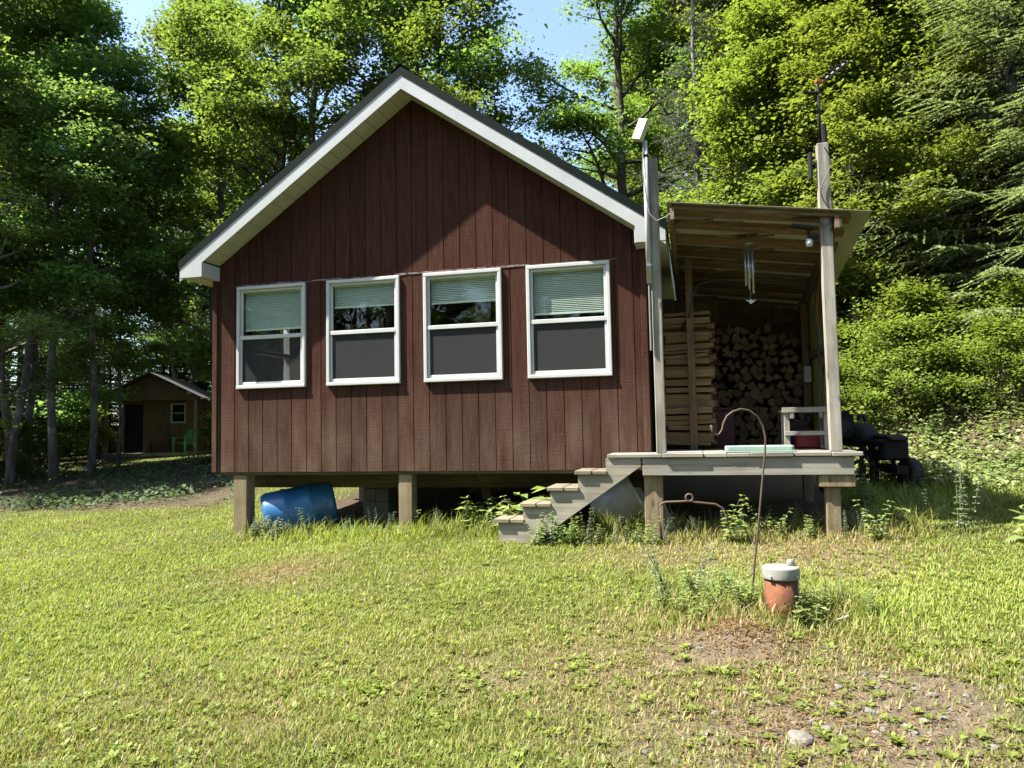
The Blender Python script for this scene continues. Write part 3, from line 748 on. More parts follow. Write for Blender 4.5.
# tv antenna on the right post
t = thing('tv_antenna', 'black television antenna with a slanting toothed boom on top of the right porch post', 'antenna', (0,0,0), 0)
pY = 7.15; base = loc(7.325, -.47, 4.421)
mp = Vector((base.x, base.y, 4.421)); top = Vector((base.x-.005, base.y, 5.03))
MB().tube([(mp.x, mp.y, 4.425), top], .016, 10).build('mast', M['black'], t, smooth=True)
MB().tube([(mp.x+.035, mp.y-.01, 4.43), (mp.x+.03, mp.y-.01, 4.62)], .03, 8).build('mast_bracket', M['black'], t)
arm = MB(); arm.tube([top+Vector((0, 0, -.07)), top+Vector((-.09, 0, -.075)), top+Vector((-.16, -.02, -.07))], .017, 8); arm.build('arm', M['black'], t)
b0 = top+Vector((-.01, 0, .0)); b1 = top+Vector((.26, -.12, .185))
MB().tube([b0, b1], .013, 8).build('boom', M['gcable'], t)
for i in range(5):
    q = b0.lerp(b1, .3+.17*i); h = .075; d = Vector((.93, .30, .03)).normalized()
    MB().tube([q-d*h, q+d*h], .011, 6).build('element', M['black'], t)
mb = MB(); q = b0.lerp(b1, .12); mb.box(q.x-.05, q.x+.05, q.y-.02, q.y+.02, q.z+.0, q.z+.035); mb.build('junction_box', M['yel'], t, bevel=.006)
mb = MB(); mb.tube([b0+Vector((-.01, 0, .06)), b0+Vector((-.1, .03, .12)), b0+Vector((-.14, .04, .17))], .006, 6); mb.build('element', M['black'], t)
# black amplifier, white box, flood light, cables
t = thing('amplifier_box', 'flat black box strapped high on the left side of the right porch post', 'box', loc(7.235, -.47, 4.2), YAW)
MB().box(-.035, .0, -.05, .05, -.14, .14).build('case', M['black'], t, bevel=.01); MB().box(.0, .032, -.02, .02, -.02, .02).build('strap', M['black'], t)
t = thing('junction_box', 'small white junction box on the right side of the right porch post under the eave', 'box', loc(7.45, -.46, 3.63), YAW)
MB().box(-.046, .03, -.05, .05, -.07, .07).build('case', M['pvc'], t, bevel=.006); MB().box(.031, .05, -.03, .03, .03, .075).build('cover', M['black'], t, bevel=.003)
t = thing('flood_light', 'grey two-armed motion light on the left side of the right porch post', 'lamp', loc(7.265, -.47, 3.47), YAW)
MB().tube([(.0, 0, 0), (-.09, -.02, 0)], .022, 10).build('bracket', M['engine'], t); MB().tube([(-.09, -.02, -.02), (-.10, -.03, .10)], .016, 8).build('arm', M['engine'], t)
mb = MB(); mb.box(-.11, .11, -.045, .045, -.014, .014); mb.xf(Matrix.Translation((-.15, -.05, .11)) @ Matrix.Rotation(R(12), 4, 'Y')); mb.build('lamp_head', M['engine'], t, bevel=.008)
mb = MB(); mb.lathe([(.005, -.09), (.03, -.085), (.036, -.05), (.03, -.02), (.01, -.01)], 14); mb.xf(Matrix.Translation((-.095, -.03, .0))); mb.build('sensor', M['white'], t, smooth=True)
mb = MB(); pts = []
for i in range(24):
    u = i/23; pts.append((.05*math.sin(u*9)+.01, -.075, 4.36-.85*u))
mb.tube(pts, .006, 6); mb.tube([(.06, -.074, 3.8), (.04, -.09, 3.6), (-.03, -.1, 3.55), (-.1, -.06, 3.66), (-.5, .05, 3.72), (-1.2, .1, 3.82)], .006, 6)
o = mb.build('antenna_cable', M['cable']); o.location = loc(7.335, -.47); o.rotation_euler = (0, 0, YAW); tag(o, 'thin black cable looping down the face of the right porch post', 'cable')
mb = MB(); mb.tube([(5.88, .6, 2.75), (5.98, .43, 2.9), (6.02, .40, 3.12), (6.1, .42, 3.25), (6.3, .45, 3.29), (6.8, .5, 3.27), (7.25, .6, 3.22), (7.33, .7, 3.1)], .012, 6)
o = mb.build('power_cable', M['cable']); o.location = loc(0, 0); o.rotation_euler = (0, 0, YAW); tag(o, 'thick black cable strung across under the porch roof from the inner post', 'cable')
mb = MB(); mb.tube([(7.41, .45, 3.30), (7.40, .42, 2.9), (7.41, .45, 2.3), (7.39, .42, 2.15), (7.36, .42, 2.3), (7.34, .5, 2.9), (7.38, .5, 3.25)], .011, 6)
mb.tube([(7.38, .42, 2.2), (7.36, .37, 1.8), (7.35, .32, 1.38)], .011, 6)
o = mb.build('extension_cord', M['cable']); o.location = loc(0, 0); o.rotation_euler = (0, 0, YAW); tag(o, 'black cord hanging in loops on the inside of the porch side wall', 'cord')
t = thing('outlet_box', 'grey electrical outlet box on the inner right porch post', 'outlet', loc(7.40, 1.66, 2.24), YAW)
MB().box(-.04, .04, -.05, .03, -.1, .1).build('case', M['galv'], t, bevel=.005); MB().box(-.03, .03, -.06, -.051, -.07, .07).build('cover', M['pvc'], t, bevel=.003)
t = thing('hanging_tool', 'narrow orange-yellow hand tool hanging on the porch side wall', 'tool', loc(7.42, .9, 2.98), YAW)
mb = MB(); mb.prism([(-.03, .16), (.03, .16), (.045, .05), (.03, -.02), (.02, -.2), (-.02, -.2), (-.03, -.02), (-.04, .05)], 1, -.012, .012); mb.build('handle', M['yel'], t, bevel=.005)

# blue drum
p = loc(.93, .50, .0); p.z = G(p.x, p.y)+.31
t = thing('plastic_drum', 'blue plastic drum lying on its side under the left end of the cabin', 'drum', p, R(17))
mb = MB(); r0 = .30; pr = [(.02, -.45), (r0*.86, -.45), (r0*.95, -.43), (r0, -.39)]
for z_ in (-.17, .14): pr += [(r0, z_-.035), (r0*1.035, z_-.02), (r0*1.035, z_+.02), (r0, z_+.035)]
pr += [(r0, .38), (r0*.97, .43), (r0*.9, .455), (r0*.86, .44), (.02, .44)]
MX = Matrix.Rotation(R(-10), 4, 'Y') @ Matrix.Rotation(R(90), 4, 'Y')
mb.lathe(pr, 32, 0, MX); mb.build('drum_shell', M['bluep'], t, smooth=True)
for yy in (-.14, .14):
    b = MB(); b.lathe([(.001, 0), (.035, 0), (.035, .02), (.001, .02)], 12, 0, MX @ Matrix.Translation((yy, 0, .44))); b.build('bung', M['bluep'], t)
# grey tub under the steps
p = loc(5.12, .42, 0); p.z = G(p.x, p.y)+.26
t = thing('tub', 'weathered grey tub lying on its side beneath the wooden steps', 'tub', p, YAW)
mb = MB(); MX = Matrix.Rotation(R(-18), 4, 'Y') @ Matrix.Rotation(R(78), 4, 'Y')
mb.lathe([(.17, -.3), (.24, -.27), (.285, .0), (.31, .24), (.335, .25), (.335, .28), (.30, .275), (.27, .0), (.20, -.22), (.02, -.24)], 28, 0, MX); mb.build('tub_shell', M['galv'], t, smooth=True)
# bent rusty rod
p = loc(5.62, -.66, 0)
mb = MB(); g0 = G(p.x, p.y)-.05
ring = [(.30+.035*math.cos(a), 0, .895+.035*math.sin(a)-g0-.0) for a in np.linspace(-1.5, 4.2, 14)]
mb.tube([(.02, 0, 0), (0, 0, .45-.0), (-.005, 0, .74-g0+.05), (.02, 0, .80-g0+.03), (.06, 0, .83-g0+.02), (.28, 0, .86-g0)]+ring+[(.36, 0, .85-g0), (.55, .02, .83-g0), (.62, .02, .79-g0), (.65, .02, .70-g0), (.64, .02, .2)], .0115, 8)
o = mb.build('iron_rod', M['rod'], smooth=True); o.location = (p.x, p.y, g0); o.rotation_euler = (0, 0, YAW); tag(o, 'rusty bent iron rod with a ring, in front of the left porch leg', 'rod')
# shepherd hook
pts = [at(x, y, 5.4) for x, y in ((751, 612), (754, 570), (758, 530), (762, 485), (765, 452), (765.5, 438), (763, 426), (757, 416), (749, 410.5), (741, 409), (733, 411.5), (727, 416), (723.5, 423), (722, 430), (719, 434.5), (715, 434.5), (712, 431), (711, 425))]
b0 = pts[0].copy(); b0.z = G(b0.x, b0.y)-.1; pts[0] = b0
o = MB().tube([q-b0 for q in pts], .0075, 8).build('shepherd_hook', M['rod'], smooth=True); o.location = b0; tag(o, 'thin rusty shepherd hook standing in the lawn beside the capped well pipe', 'garden hook')
# well pipe
q = (1.74, 4.93); gq = G(*q)
t = thing('well_pipe', 'rusty orange well pipe with a pale cap standing in the lawn', 'well pipe', (q[0], q[1], gq), R(20))
mb = MB(); mb.lathe([(.106, -.2), (.106, .05), (.106, .30)], 32); mb.build('casing', M['rust'], t, smooth=True)
mb = MB(); mb.lathe([(.108, .2715), (.115, .272), (.118, .274), (.119, .277), (.119, .30), (.119, .338), (.118, .343), (.113, .346), (.108, .347), (.06, .352), (.002, .353)], 40); mb.build('cap', M['lid'], t, smooth=True)
mb = MB(); mb.lathe([(.002, .36), (.026, .36), (.026, .375), (.020, .388), (.002, .388)], 12); mb.xf(Matrix.Translation((.065, -.02, 0))); mb.build('vent', M['lid'], t)
for a in range(4):
    c_ = MB(); c_.box(.112, .130, -.014, .014, .275, .30); c_.xf(Matrix.Rotation(a*math.pi/2+.3, 4, 'Z')); c_.build('bolt_lug', M['lid'], t, bevel=.003)
# white wire marker beside it
mb = MB(); mb.tube([(0,0,0), (.09, .02, .02)], .003, 6); mb.tube([(.05, .01, -.06), (.05, .01, .02)], .003, 5)
q = (2.0, 4.72); o = mb.build('plastic_stake', M['white']); o.location = (q[0], q[1], G(*q)+.06); tag(o, 'small white plastic stake lying in the grass right of the well pipe', 'stake')
# dark machines by the bank
def machines():
    p = loc(8.02, 2.7, 0); p.z = G(p.x, p.y)
    t = thing('air_compressor', 'black machine with a round tank on a frame behind the right porch post', 'machine', p, YAW+.15)
    mb = MB()
    for x in (-.22, .24):
        for y in (-.17, .17): mb.bar((x, y, -.05), (x, y, .62), .045, .045)
        mb.bar((x, -.17, .50), (x, .17, .50), .04, .04); mb.bar((x, -.17, .18), (x, .17, .18), .04, .04)
    mb.bar((-.22, -.17, .50), (.24, -.17, .50), .04, .04); mb.bar((-.22, .17, .50), (.24, .17, .50), .04, .04); mb.bar((-.22, -.17, .18), (.24, -.17, .18), .04, .04)
    mb.build('frame', M['black'], t)
    tk = MB(); tk.lathe([(.02, -.24), (.11, -.235), (.155, -.20), (.165, -.12), (.165, .12), (.155, .20), (.11, .235), (.02, .24)], 24, 0, Matrix.Translation((.12, 0, .74)) @ Matrix.Rotation(R(90), 4, 'X') @ Matrix.Rotation(R(35), 4, 'Y')); tk.build('tank', M['engine'], t, smooth=True)
    e = MB(); e.box(-.27, .05, -.15, .15, .70, 1.02); e.box(-.20, .0, -.17, -.151, .76, .96); e.box(-.24, .02, -.1, .1, 1.021, 1.06); e.build('engine_block', M['black'], t, bevel=.02)
    MB().tube([(-.27, -.05, .92), (-.52, -.06, .91)], .012, 6).build('handle', M['black'], t)
    h = MB(); h.tube([(-.28, 0, .84), (-.42, -.02, .70), (-.50, -.02, .78)], [.10, .09, .05], 12); h.build('hopper', M['black'], t)
    d_ = MB()
    for zz in (.74, .79, .84, .89, .94): d_.box(-.275, .055, -.158, -.151, zz, zz+.022)
    d_.tube([(-.2, -.17, .98), (-.1, -.2, 1.05), (.02, -.2, 1.08), (.1, -.12, 1.02)], .012, 6); d_.lathe([(.02, 0), (.09, 0), (.09, .03), (.02, .03)], 16, 0, Matrix.Translation((-.11, -.16, .86)) @ Matrix.Rotation(R(90), 4, 'X'))
    d_.bar((-.22, -.17, .18), (.24, -.17, .50), .03, .03); d_.build('cooling_fins', M['engine'], t)
    MB().tube([(.20, .1, .93), (.21, .1, 1.0), (.26, .1, 1.0), (.30, .1, .92)], .035, 8).build('muffler', M['engine'], t)
    w = MB(); w.lathe([(.04, -.04), (.13, -.045), (.16, -.03), (.16, .03), (.13, .045), (.04, .04)], 20, 0, Matrix.Translation((-.3, -.1, .11)) @ Matrix.Rotation(R(90), 4, 'X')); w.build('wheel', M['rubber'], t, smooth=True)
    p2 = loc(8.50, 2.45, 0); p2.z = G(p2.x, p2.y)
    t = thing('garden_tiller', 'black garden machine with a fat tyre and boxy engine beside the bank', 'machine', p2, YAW-1.25)
    e = MB(); e.box(-.26, .14, -.18, .18, .40, .68); e.box(-.22, .10, -.14, .14, .681, .74); e.build('engine_block', M['black'], t, bevel=.03)
    h = MB(); h.prism([(-.2, .74), (.1, .74), (.22, .70), (.22, .66), (-.2, .70)], 1, -.12, .12); h.build('hood', M['engine'], t, bevel=.01)
    for y in (.22,):
        w = MB(); w.lathe([(.08, -.06), (.17, -.075), (.215, -.055), (.225, 0), (.215, .055), (.17, .075), (.08, .06)], 24, 0, Matrix.Translation((.05, y, .21)) @ Matrix.Rotation(R(90), 4, 'X')); wo = w.build('tyre', M['rubber'], t, smooth=True)
        MB().lathe([(.002, -.03), (.078, -.04), (.078, .04), (.002, .03)], 16, 0, Matrix.Translation((.05, y, .21)) @ Matrix.Rotation(R(90), 4, 'X')).build('rim', M['engine'], wo)
    f = MB(); f.bar((-.26, 0, .30), (.25, 0, .28), .16, .10); f.bar((-.15, -.12, .1), (-.15, -.12, .4), .04, .04); f.bar((-.15, .12, .1), (-.15, .12, .4), .04, .04); f.build('chassis', M['black'], t)
    tn = MB(); tn.bar((-.40, -.15, .58), (-.18, -.17, .36), .06, .05); tn.bar((-.36, -.2, -.02), (-.36, -.2, .34), .09, .07, (0, 1, 0)); tn.build('tool_bar', M['orange'], t, bevel=.006)
    MB().lathe([(.002, .0), (.03, 0), (.03, .03), (.002, .03)], 10, 0, Matrix.Translation((-.22, -.19, .42)) @ Matrix.Rotation(R(90), 4, 'X')).build('hub_cap', M['alu'], t)
    MB().lathe([(.002, .0), (.022, 0), (.022, .03), (.002, .03)], 10, 0, Matrix.Translation((.02, -.19, .56)) @ Matrix.Rotation(R(90), 4, 'X')).build('fuel_cap', M['alu'], t)
machines()
# ------------------------------------------------------------------ FAR SHED
sp = Vector((-14.05, 29.6, 0)); gs = 1.0
sh = thing('garden_shed', 'small brown shed with a porch at the wood edge, seen left of the red cabin', 'shed', sp, R(8))
mb = MB(); mb.box(-1.75, 1.75, -1.3, 0, gs-.12, gs); mb.box(-1.75, 1.75, 0, 2.6, gs-.12, gs-.001); mb.box(-1.7, 1.7, -1.2, 2.5, gs-.4, gs-.14); mb.build('deck', M['grey'], sh)
ez = gs+2.15; ax = gs+3.05
def shroof(x): return ax-abs(x)*(ax-ez)/1.75
mb = MB()
for a, b, lo, hi in ((-1.45, -1.40, gs, ez), (-.68, .36, gs, ez), (.94, 1.35, gs, ez), (.36, .94, gs, gs+1.15), (.36, .94, gs+1.95, ez), (-1.40, -.68, gs+1.92, ez)): mb.box(a, b, 0, .06, lo, hi)
mb.box(-1.45, -1.39, .06, 2.5, gs, ez); mb.box(1.29, 1.35, .06, 2.5, gs, ez); mb.box(-1.39, 1.29, 2.44, 2.5, gs, ez)
mb.prism([(-1.6, ez), (1.6, ez), (0, ax-.06)], 1, -1.25, -1.2); mb.build('wall', M['shedw'], sh)
mb = MB()
for s in (-1, 1):
    mb.add([(0, -1.45, ax), (s*1.95, -1.45, shroof(1.95)), (s*1.95, 2.8, shroof(1.95)), (0, 2.8, ax), (0, -1.45, ax+.05), (s*1.95, -1.45, shroof(1.95)+.05), (s*1.95, 2.8, shroof(1.95)+.05), (0, 2.8, ax+.05)], [(0,1,2,3), (7,6,5,4), (0,4,5,1), (1,5,6,2), (2,6,7,3), (3,7,4,0)])
mb.build('roof', plain('grey_shed_roofing', (.09, .085, .075), (.05, .045, .04), .8, 5), sh)
MB().box(-1.7, 1.7, -1.2, -1.1, ez-.12, ez-.001).build('porch_beam', M['shedw'], sh)
for x in (-1.62, 1.62): MB().box(x-.05, x+.05, -1.2, -1.1, gs+.001, ez-.121).build('post', M['grey'], sh)
MB().box(-1.39, -.69, .09, .12, gs, gs+1.9).build('door', M['black'], sh)
mb = MB()
for a, b, lo, hi in ((.36, .42, gs+1.15, gs+1.95), (.88, .94, gs+1.15, gs+1.95), (.42, .88, gs+1.15, gs+1.21), (.42, .88, gs+1.89, gs+1.95), (.42, .88, gs+1.53, gs+1.57)): mb.box(a, b, -.02, .05, lo, hi)
wn = mb.build('window', M['white'], sh); MB().box(.42, .88, .02, .024, gs+1.21, gs+1.89).build('pane', M['glass'], wn)
cpos = sp+Matrix.Rotation(R(8), 3, 'Z') @ Vector((1.12, -.65, gs+.002))
ch = thing('garden_chair', 'green slatted garden chair on the porch of the far shed', 'chair', cpos, R(8)-.5)
mb = MB()
for i in range(5):
    x = -.22+.11*i; mb.bar((x, .15, .34), (x*1.15, .38, .95-abs(x)*.5), .095, .02, (0, 1, .3))
mb.build('backrest', M['chairg'], ch)
mb = MB()
for i in range(5): mb.bar((-.27, -.3+.1*i, .38-.02*i), (.27, -.3+.1*i, .38-.02*i), .09, .02)
mb.build('seat', M['chairg'], ch)
for s in (-1, 1):
    MB().bar((s*.29, -.32, 0), (s*.29, -.30, .56), .05, .09).build('leg', M['chairg'], ch); MB().bar((s*.27, .3, 0), (s*.27, .1, .36), .05, .08).build('leg', M['chairg'], ch)
    MB().bar((s*.32, -.36, .575), (s*.30, .26, .575), .13, .025).build('armrest', M['chairg'], ch)
bpos = sp+Matrix.Rotation(R(8), 3, 'Z') @ Vector((.15, -.45, gs+.002))
t = thing('wooden_bench', 'low dark wooden bench against the wall of the far shed', 'bench', bpos, R(8))
MB().box(-.5, .5, -.15, .15, .34, .39).build('seat', M['brownv'], t)
for x in (-.4, .4): MB().box(x-.03, x+.03, -.13, .13, 0, .339).build('leg', M['brownv'], t)

# ------------------------------------------------------------------ GROUND
def axis(lo, hi, fine_lo, fine_hi, step, grow=1.16):
    a = list(np.arange(fine_lo, fine_hi, step)); s = step; x = a[0]; left = []
    while x > lo: s *= grow; x -= s; left.append(x)
    s = step; x = a[-1]; right = []
    while x < hi: s *= grow; x += s; right.append(x)
    return np.array(left[::-1]+a+right)
ax_ = axis(-500, 500, -9, 9, .085); ay_ = axis(-300, 600, 2.2, 15, .085)
XX, YY = np.meshgrid(ax_, ay_)
def masks(x, y):
    """dryness of the grass and bareness of the soil"""
    def blob(cx, cy, r): return np.exp(-((x-cx)**2+((y-cy))**2)/(r*r))
    n1 = fnoise(x, y, .9); n2 = fnoise(x+30, y-11, 2.3)
    bare = 1.15*blob(1.45, 3.35, .62)+.7*blob(2.1, 3.7, .4)+1.3*blob(1.35, 4.58, .28)+.75*blob(1.0, 4.5, .32)+.45*blob(1.75, 4.4, .22)+.3*blob(.3, 4.2, .6)+.6*blob(2.75, 6.4, .55)+.5*blob(1.4, 7.1, .5)+.4*blob(.6, 3.2, .6)
    bare = np.clip(bare*(.45+1.1*n2)+np.clip(n1-.62, 0, 1)*1.2, 0, 1)
    dry = .9*blob(-2.25, 7.3, .5)+.2*blob(-.2, 5.2, 1.0)+.7*blob(2.6, 6.6, .8)+.7*blob(1.6, 7.4, .8)+.7*blob(1, 4.2, 1.1)+.4*blob(-1.8, 4.2, 1.0)+.5*blob(3.1, 7.3, .7)
    dry = np.clip(dry*(.5+n1)+np.clip(n2-.5, 0, 1)*.9+.03, 0, 1)
    return dry, bare
def lawn_mask(x, y):
    lx, ly = toloc(x, y)
    cabm = sstep(-.3, .3, lx)*sstep(.0, .45, ly)*sstep(7.5, 6.5, ly)*sstep(8.0, 7.6, lx)
    s = .62*x+.78*y
    bank = sstep(10.4, 11.4, s)*sstep(3.2, 4.2, x)
    left = sstep(-7.0, -9.5, x+.35*(y-13)*0+.8*(fnoise(x, y, .5)-.5))*sstep(10.5, 13.5, y-.5*(x+7)*0)
    wood_ = sstep(17.5, 19.5, y)*sstep(-5.5, -7.5, x) + sstep(20, 23, y)
    leftbank = sstep(13.4, 14.4, y+.38*(x+9)+1.0*(fnoise(x, y, .4)-.5))*sstep(-4.6, -5.6, x)*(1-.9*sstep(24, 25, y)*sstep(31, 29, y)*sstep(-11, -12, x))
    return np.clip(1-cabm, 0, 1)*np.clip(1-bank, 0, 1)*np.clip(1-leftbank, 0, 1)*np.clip(1-wood_*sstep(-8, -6, x), 0, 1), cabm, bank
dry, bare = masks(XX, YY); lw, cabm, bank = lawn_mask(XX, YY)
ZZ = gz(XX, YY)+.012*(fnoise(XX, YY, 7)-.5)*(np.hypot(XX, YY) < 30)
gr = np.array([.055, .065, .016]); dr = np.array([.125, .10, .05]); so_ = np.array([.105, .082, .056]); li = np.array([.050, .036, .024]); dk = np.array([.10, .075, .05])
n3 = fnoise(XX, YY, 1.7)
C = gr*(1-dry[..., None])+dr*dry[..., None]; C = C*(1-bare[..., None])+so_*bare[..., None]
L3 = lw[..., None]; lit = li*(1-n3[..., None])*1.1+np.array([.09, .068, .045])*n3[..., None]
C = C*L3+lit*(1-L3)
nx, ny = len(ax_), len(ay_)
me = bpy.data.meshes.new('ground'); me.vertices.add(nx*ny)
me.vertices.foreach_set('co', np.stack([XX, YY, ZZ], -1).astype(np.float32).ravel())
idx = np.arange(nx*ny).reshape(ny, nx); q = np.stack([idx[:-1, :-1], idx[:-1, 1:], idx[1:, 1:], idx[1:, :-1]], -1).reshape(-1, 4)
me.loops.add(q.size); me.loops.foreach_set('vertex_index', q.astype(np.int32).ravel())
me.polygons.add(len(q)); me.polygons.foreach_set('loop_start', np.arange(0, q.size, 4, dtype=np.int32)); me.polygons.foreach_set('loop_total', np.full(len(q), 4, np.int32))
me.polygons.foreach_set('use_smooth', np.ones(len(q), bool))
me.update(calc_edges=True); a = me.color_attributes.new('Col', 'FLOAT_COLOR', 'POINT')
c4 = np.ones((nx*ny, 4), np.float32); c4[:, :3] = C.reshape(-1, 3); a.data.foreach_set('color', c4.ravel())
me.materials.append(M['ground']); gnd = link('ground', me); gnd['kind'] = 'structure'

# ------------------------------------------------------------------ LAWN (one object, uncountable)
rs = np.random.RandomState(21)
def scatter(x0, x1, y0, y1, dens):
    n = int((x1-x0)*(y1-y0)*dens); return rs.uniform(x0, x1, n), rs.uniform(y0, y1, n)
def blades():
    out = []; cols = []
    for (x0, x1, y0, y1, d) in ((-5.4, 5.4, 2.5, 4.2, 9000), (-6.8, 6.4, 4.2, 6.2, 6500), (-8.6, 7.6, 6.2, 9.0, 3600), (-11.5, 8.5, 9, 12.5, 1600), (-13, 5, 12.5, 17, 420), (-16, 2, 17, 31, 130)):
        x, y = scatter(x0, x1, y0, y1, d)
        dry, bare = masks(x, y); lw, cabm, bank = lawn_mask(x, y)
        lx, ly = toloc(x, y)
        clump = fnoise(x, y, 5.5)
        keep = rs.rand(len(x)) < lw*(1-.85*bare)*np.clip(.35+1.3*clump, 0, 1)
        x, y, dry, bare, lx, ly, clump = [v[keep] for v in (x, y, dry, bare, lx, ly, clump)]
        z = gz(x, y)
        n = len(x); dist = np.hypot(x, y)
        # uncut fringe along the cabin front, the porch, the bank and the well pipe
        fr = np.exp(-((ly-.0)/.28)**2)*(lx > .2)*(lx < 5.4)+np.exp(-((ly+.25)/.42)**2)*(lx > 4.6)*(lx < 8.2)
        fr = fr*(lx < 8.6)+.9*np.exp(-((x-1.5)**2+(y-5.2)**2)/.22)+.7*np.exp(-((x-2.15)**2+(y-5.0)**2)/.12)
        s = .62*x+.78*y; fr = fr+.6*sstep(9.0, 10.4, s)*(x > 2.8)
        h = (.014+.040*rs.rand(n)*(.15+1.5*clump**1.3+.5*np.clip(fnoise(x, y, .8)-.4, 0, 1)))*(1-.3*dry)*(1+np.clip(fr, 0, 1)*rs.uniform(.3, 6.5, n)**1.0)
        w = (.0016+.0018*rs.rand(n))*(1+.08*dist)
        az = rs.uniform(0, 2*np.pi, n); lean = rs.uniform(.15, 1.2, n)*h
        d = np.stack([np.cos(az), np.sin(az), 0*az], 1); sd = np.stack([-np.sin(az), np.cos(az), 0*az], 1)
        p = np.stack([x, y, z-.004], 1); up = np.array([0, 0, 1.])
        a = p-sd*w[:, None]; b = p+sd*w[:, None]
        mdl = p+up*(h*.62)[:, None]+d*(lean*.35)[:, None]; t = p+up*h[:, None]+d*lean[:, None]
        out.append(np.stack([a, b, mdl+sd*(w*.8)[:, None], t, mdl-sd*(w*.8)[:, None]], 1).reshape(-1, 3))
        g1 = np.array([.145, .186, .032]); g2 = np.array([.255, .268, .056]); yl = np.array([.28, .235, .11])
        k = rs.rand(n, 1); big = fnoise(x, y, .6)[:, None]
        c = g1*(1-k)+g2*k; c = c*(.62+.8*big)*np.array([.97, 1.02, 1.05])
        isdry = (rs.rand(n) < np.clip(.03+.75*dry+.3*bare, 0, .9))[:, None]
        c = np.where(isdry, yl*(.6+.6*rs.rand(n, 1)), c); cols.append(c)
    return np.concatenate(out), np.concatenate(cols)
co, cc = blades()
o = link('lawn_grass', blademesh('lawn_grass', co, M['grass'], cc)); o['kind'] = 'stuff'; tag(o, 'short sunlit lawn grass with dry and bare patches', 'grass')
# low broad-leaved plants among the grass
def clover():
    P = []; D = []; Nn = []; S = []; K = []
    for (x0, x1, y0, y1, d) in ((-5.2, 5.2, 2.7, 4.4, 190), (-6.5, 6.2, 4.4, 6.5, 120), (-7, 6.5, 6.5, 10, 40)):
        x, y = scatter(x0, x1, y0, y1, d); dry, bare = masks(x, y); lw, _, _ = lawn_mask(x, y)
        keep = rs.rand(len(x)) < lw*np.clip(fnoise(x+9, y, 1.4)*2.2-.45, .05, 1)*(1-.3*bare); x, y = x[keep], y[keep]
        for xx, yy in zip(x, y):
            n = rs.randint(4, 9); az = rs.uniform(0, 6.28)+np.arange(n)*2.4; s = rs.uniform(.02, .045)
            r = s*rs.uniform(.4, .9, n); zz = G(xx, yy)
            el = rs.uniform(.05, .7, n)
            P.append(np.stack([xx+np.cos(az)*r, yy+np.sin(az)*r, zz+.008+s*np.sin(el)*.8], 1))
            D.append(np.stack([np.cos(az)*np.cos(el), np.sin(az)*np.cos(el), np.sin(el)], 1)); Nn.append(np.stack([-np.cos(az)*np.sin(el), -np.sin(az)*np.sin(el), np.cos(el)], 1)+rs.normal(0, .15, (n, 3))); S.append(np.full(n, s)*rs.uniform(.7, 1.2, n))
            K.append(np.tile(np.array([.135, .18, .032])*rs.uniform(.7, 1.3)+np.array([.015, 0, 0])*rs.rand(), (n, 1)))
    return leaves(np.concatenate(P), np.concatenate(D), np.concatenate(Nn), np.concatenate(S), .3, .1), np.concatenate(K)
co, cc = clover()
o = link('lawn_clover', npmesh('lawn_clover', co, 4, M['grass'], cc)); o['kind'] = 'stuff'; tag(o, 'low broad leaved weeds scattered through the lawn', 'weeds')
# straw and dead leaf litter
def litter():
    P = []; D = []; Nn = []; S = []; K = []
    for (cx, cy, r, n) in ((1.3, 3.5, .6, 1500), (1.42, 4.68, .34, 1600), (2.0, 4.4, .5, 800), (2.7, 6.6, .6, 700), (1.5, 7.3, .6, 700), (.6, 4.4, .6, 600), (3.2, 7.2, .5, 700), (-2.25, 7.3, .45, 600), (-3.2, 9.2, .35, 250), (-.1, 8.3, .4, 300)):
        x = cx+rs.normal(0, r*.6, n); y = cy+rs.normal(0, r*.6, n); az = rs.uniform(0, 6.28, n)
        P.append(np.stack([x, y, gz(x, y)+rs.uniform(.002, .018, n)], 1)); D.append(np.stack([np.cos(az), np.sin(az), rs.normal(0, .25, n)], 1)); Nn.append(np.stack([rs.normal(0, .3, n), rs.normal(0, .3, n), np.ones(n)], 1)); S.append(rs.uniform(.015, .06, n))
        k = rs.rand(n, 1); K.append(np.array([.20, .145, .08])*(.4+.8*k)+np.array([.03, -.012, -.012])*rs.rand(n, 1))
    return leaves(np.concatenate(P), np.concatenate(D), np.concatenate(Nn), np.concatenate(S), .09, .05), np.concatenate(K)
co, cc = litter()
o = link('dead_grass', npmesh('dead_grass', co, 4, M['grass'], cc)); o['kind'] = 'stuff'; tag(o, 'straw and dead grass lying on the bare soil by the well pipe', 'dead grass')
# stones
def stone(x, y, s, label, seed, group=None):
    r = random.Random(seed); bm = bmesh.new(); bmesh.ops.create_icosphere(bm, subdivisions=3, radius=1)
    off = Vector((r.uniform(0, 50), r.uniform(0, 50), 3))
    from mathutils import noise as mn
    for v in bm.verts:
        d = 1+.35*mn.noise(v.co*1.3+off)+.12*mn.noise(v.co*3.5+off); v.co = Vector((v.co.x*d*1.2, v.co.y*d, v.co.z*d*.55))*s
    me = bpy.data.meshes.new('stone'); bm.to_mesh(me); bm.free(); me.materials.append(M['stone'])
    o = link('stone', me); o.location = (x, y, G(x, y)+s*.12); o.rotation_euler = (0, 0, r.uniform(0, 6)); tag(o, label, 'stone', group)
stone(1.24, 3.36, .055, 'largest pale fieldstone in the bare soil at the bottom of the lawn', 1)
rr = random.Random(4)
for i in range(170):
    x = 1.5+rr.gauss(0, .45); y = 3.5+rr.gauss(0, .3)
    if y < 3.2: continue
    stone(x, y, rr.choice([.005, .006, .008, .011, .015, .022]), 'small grey stone in the bare soil at the bottom of the lawn', 10+i, 'small stones in the bare soil')

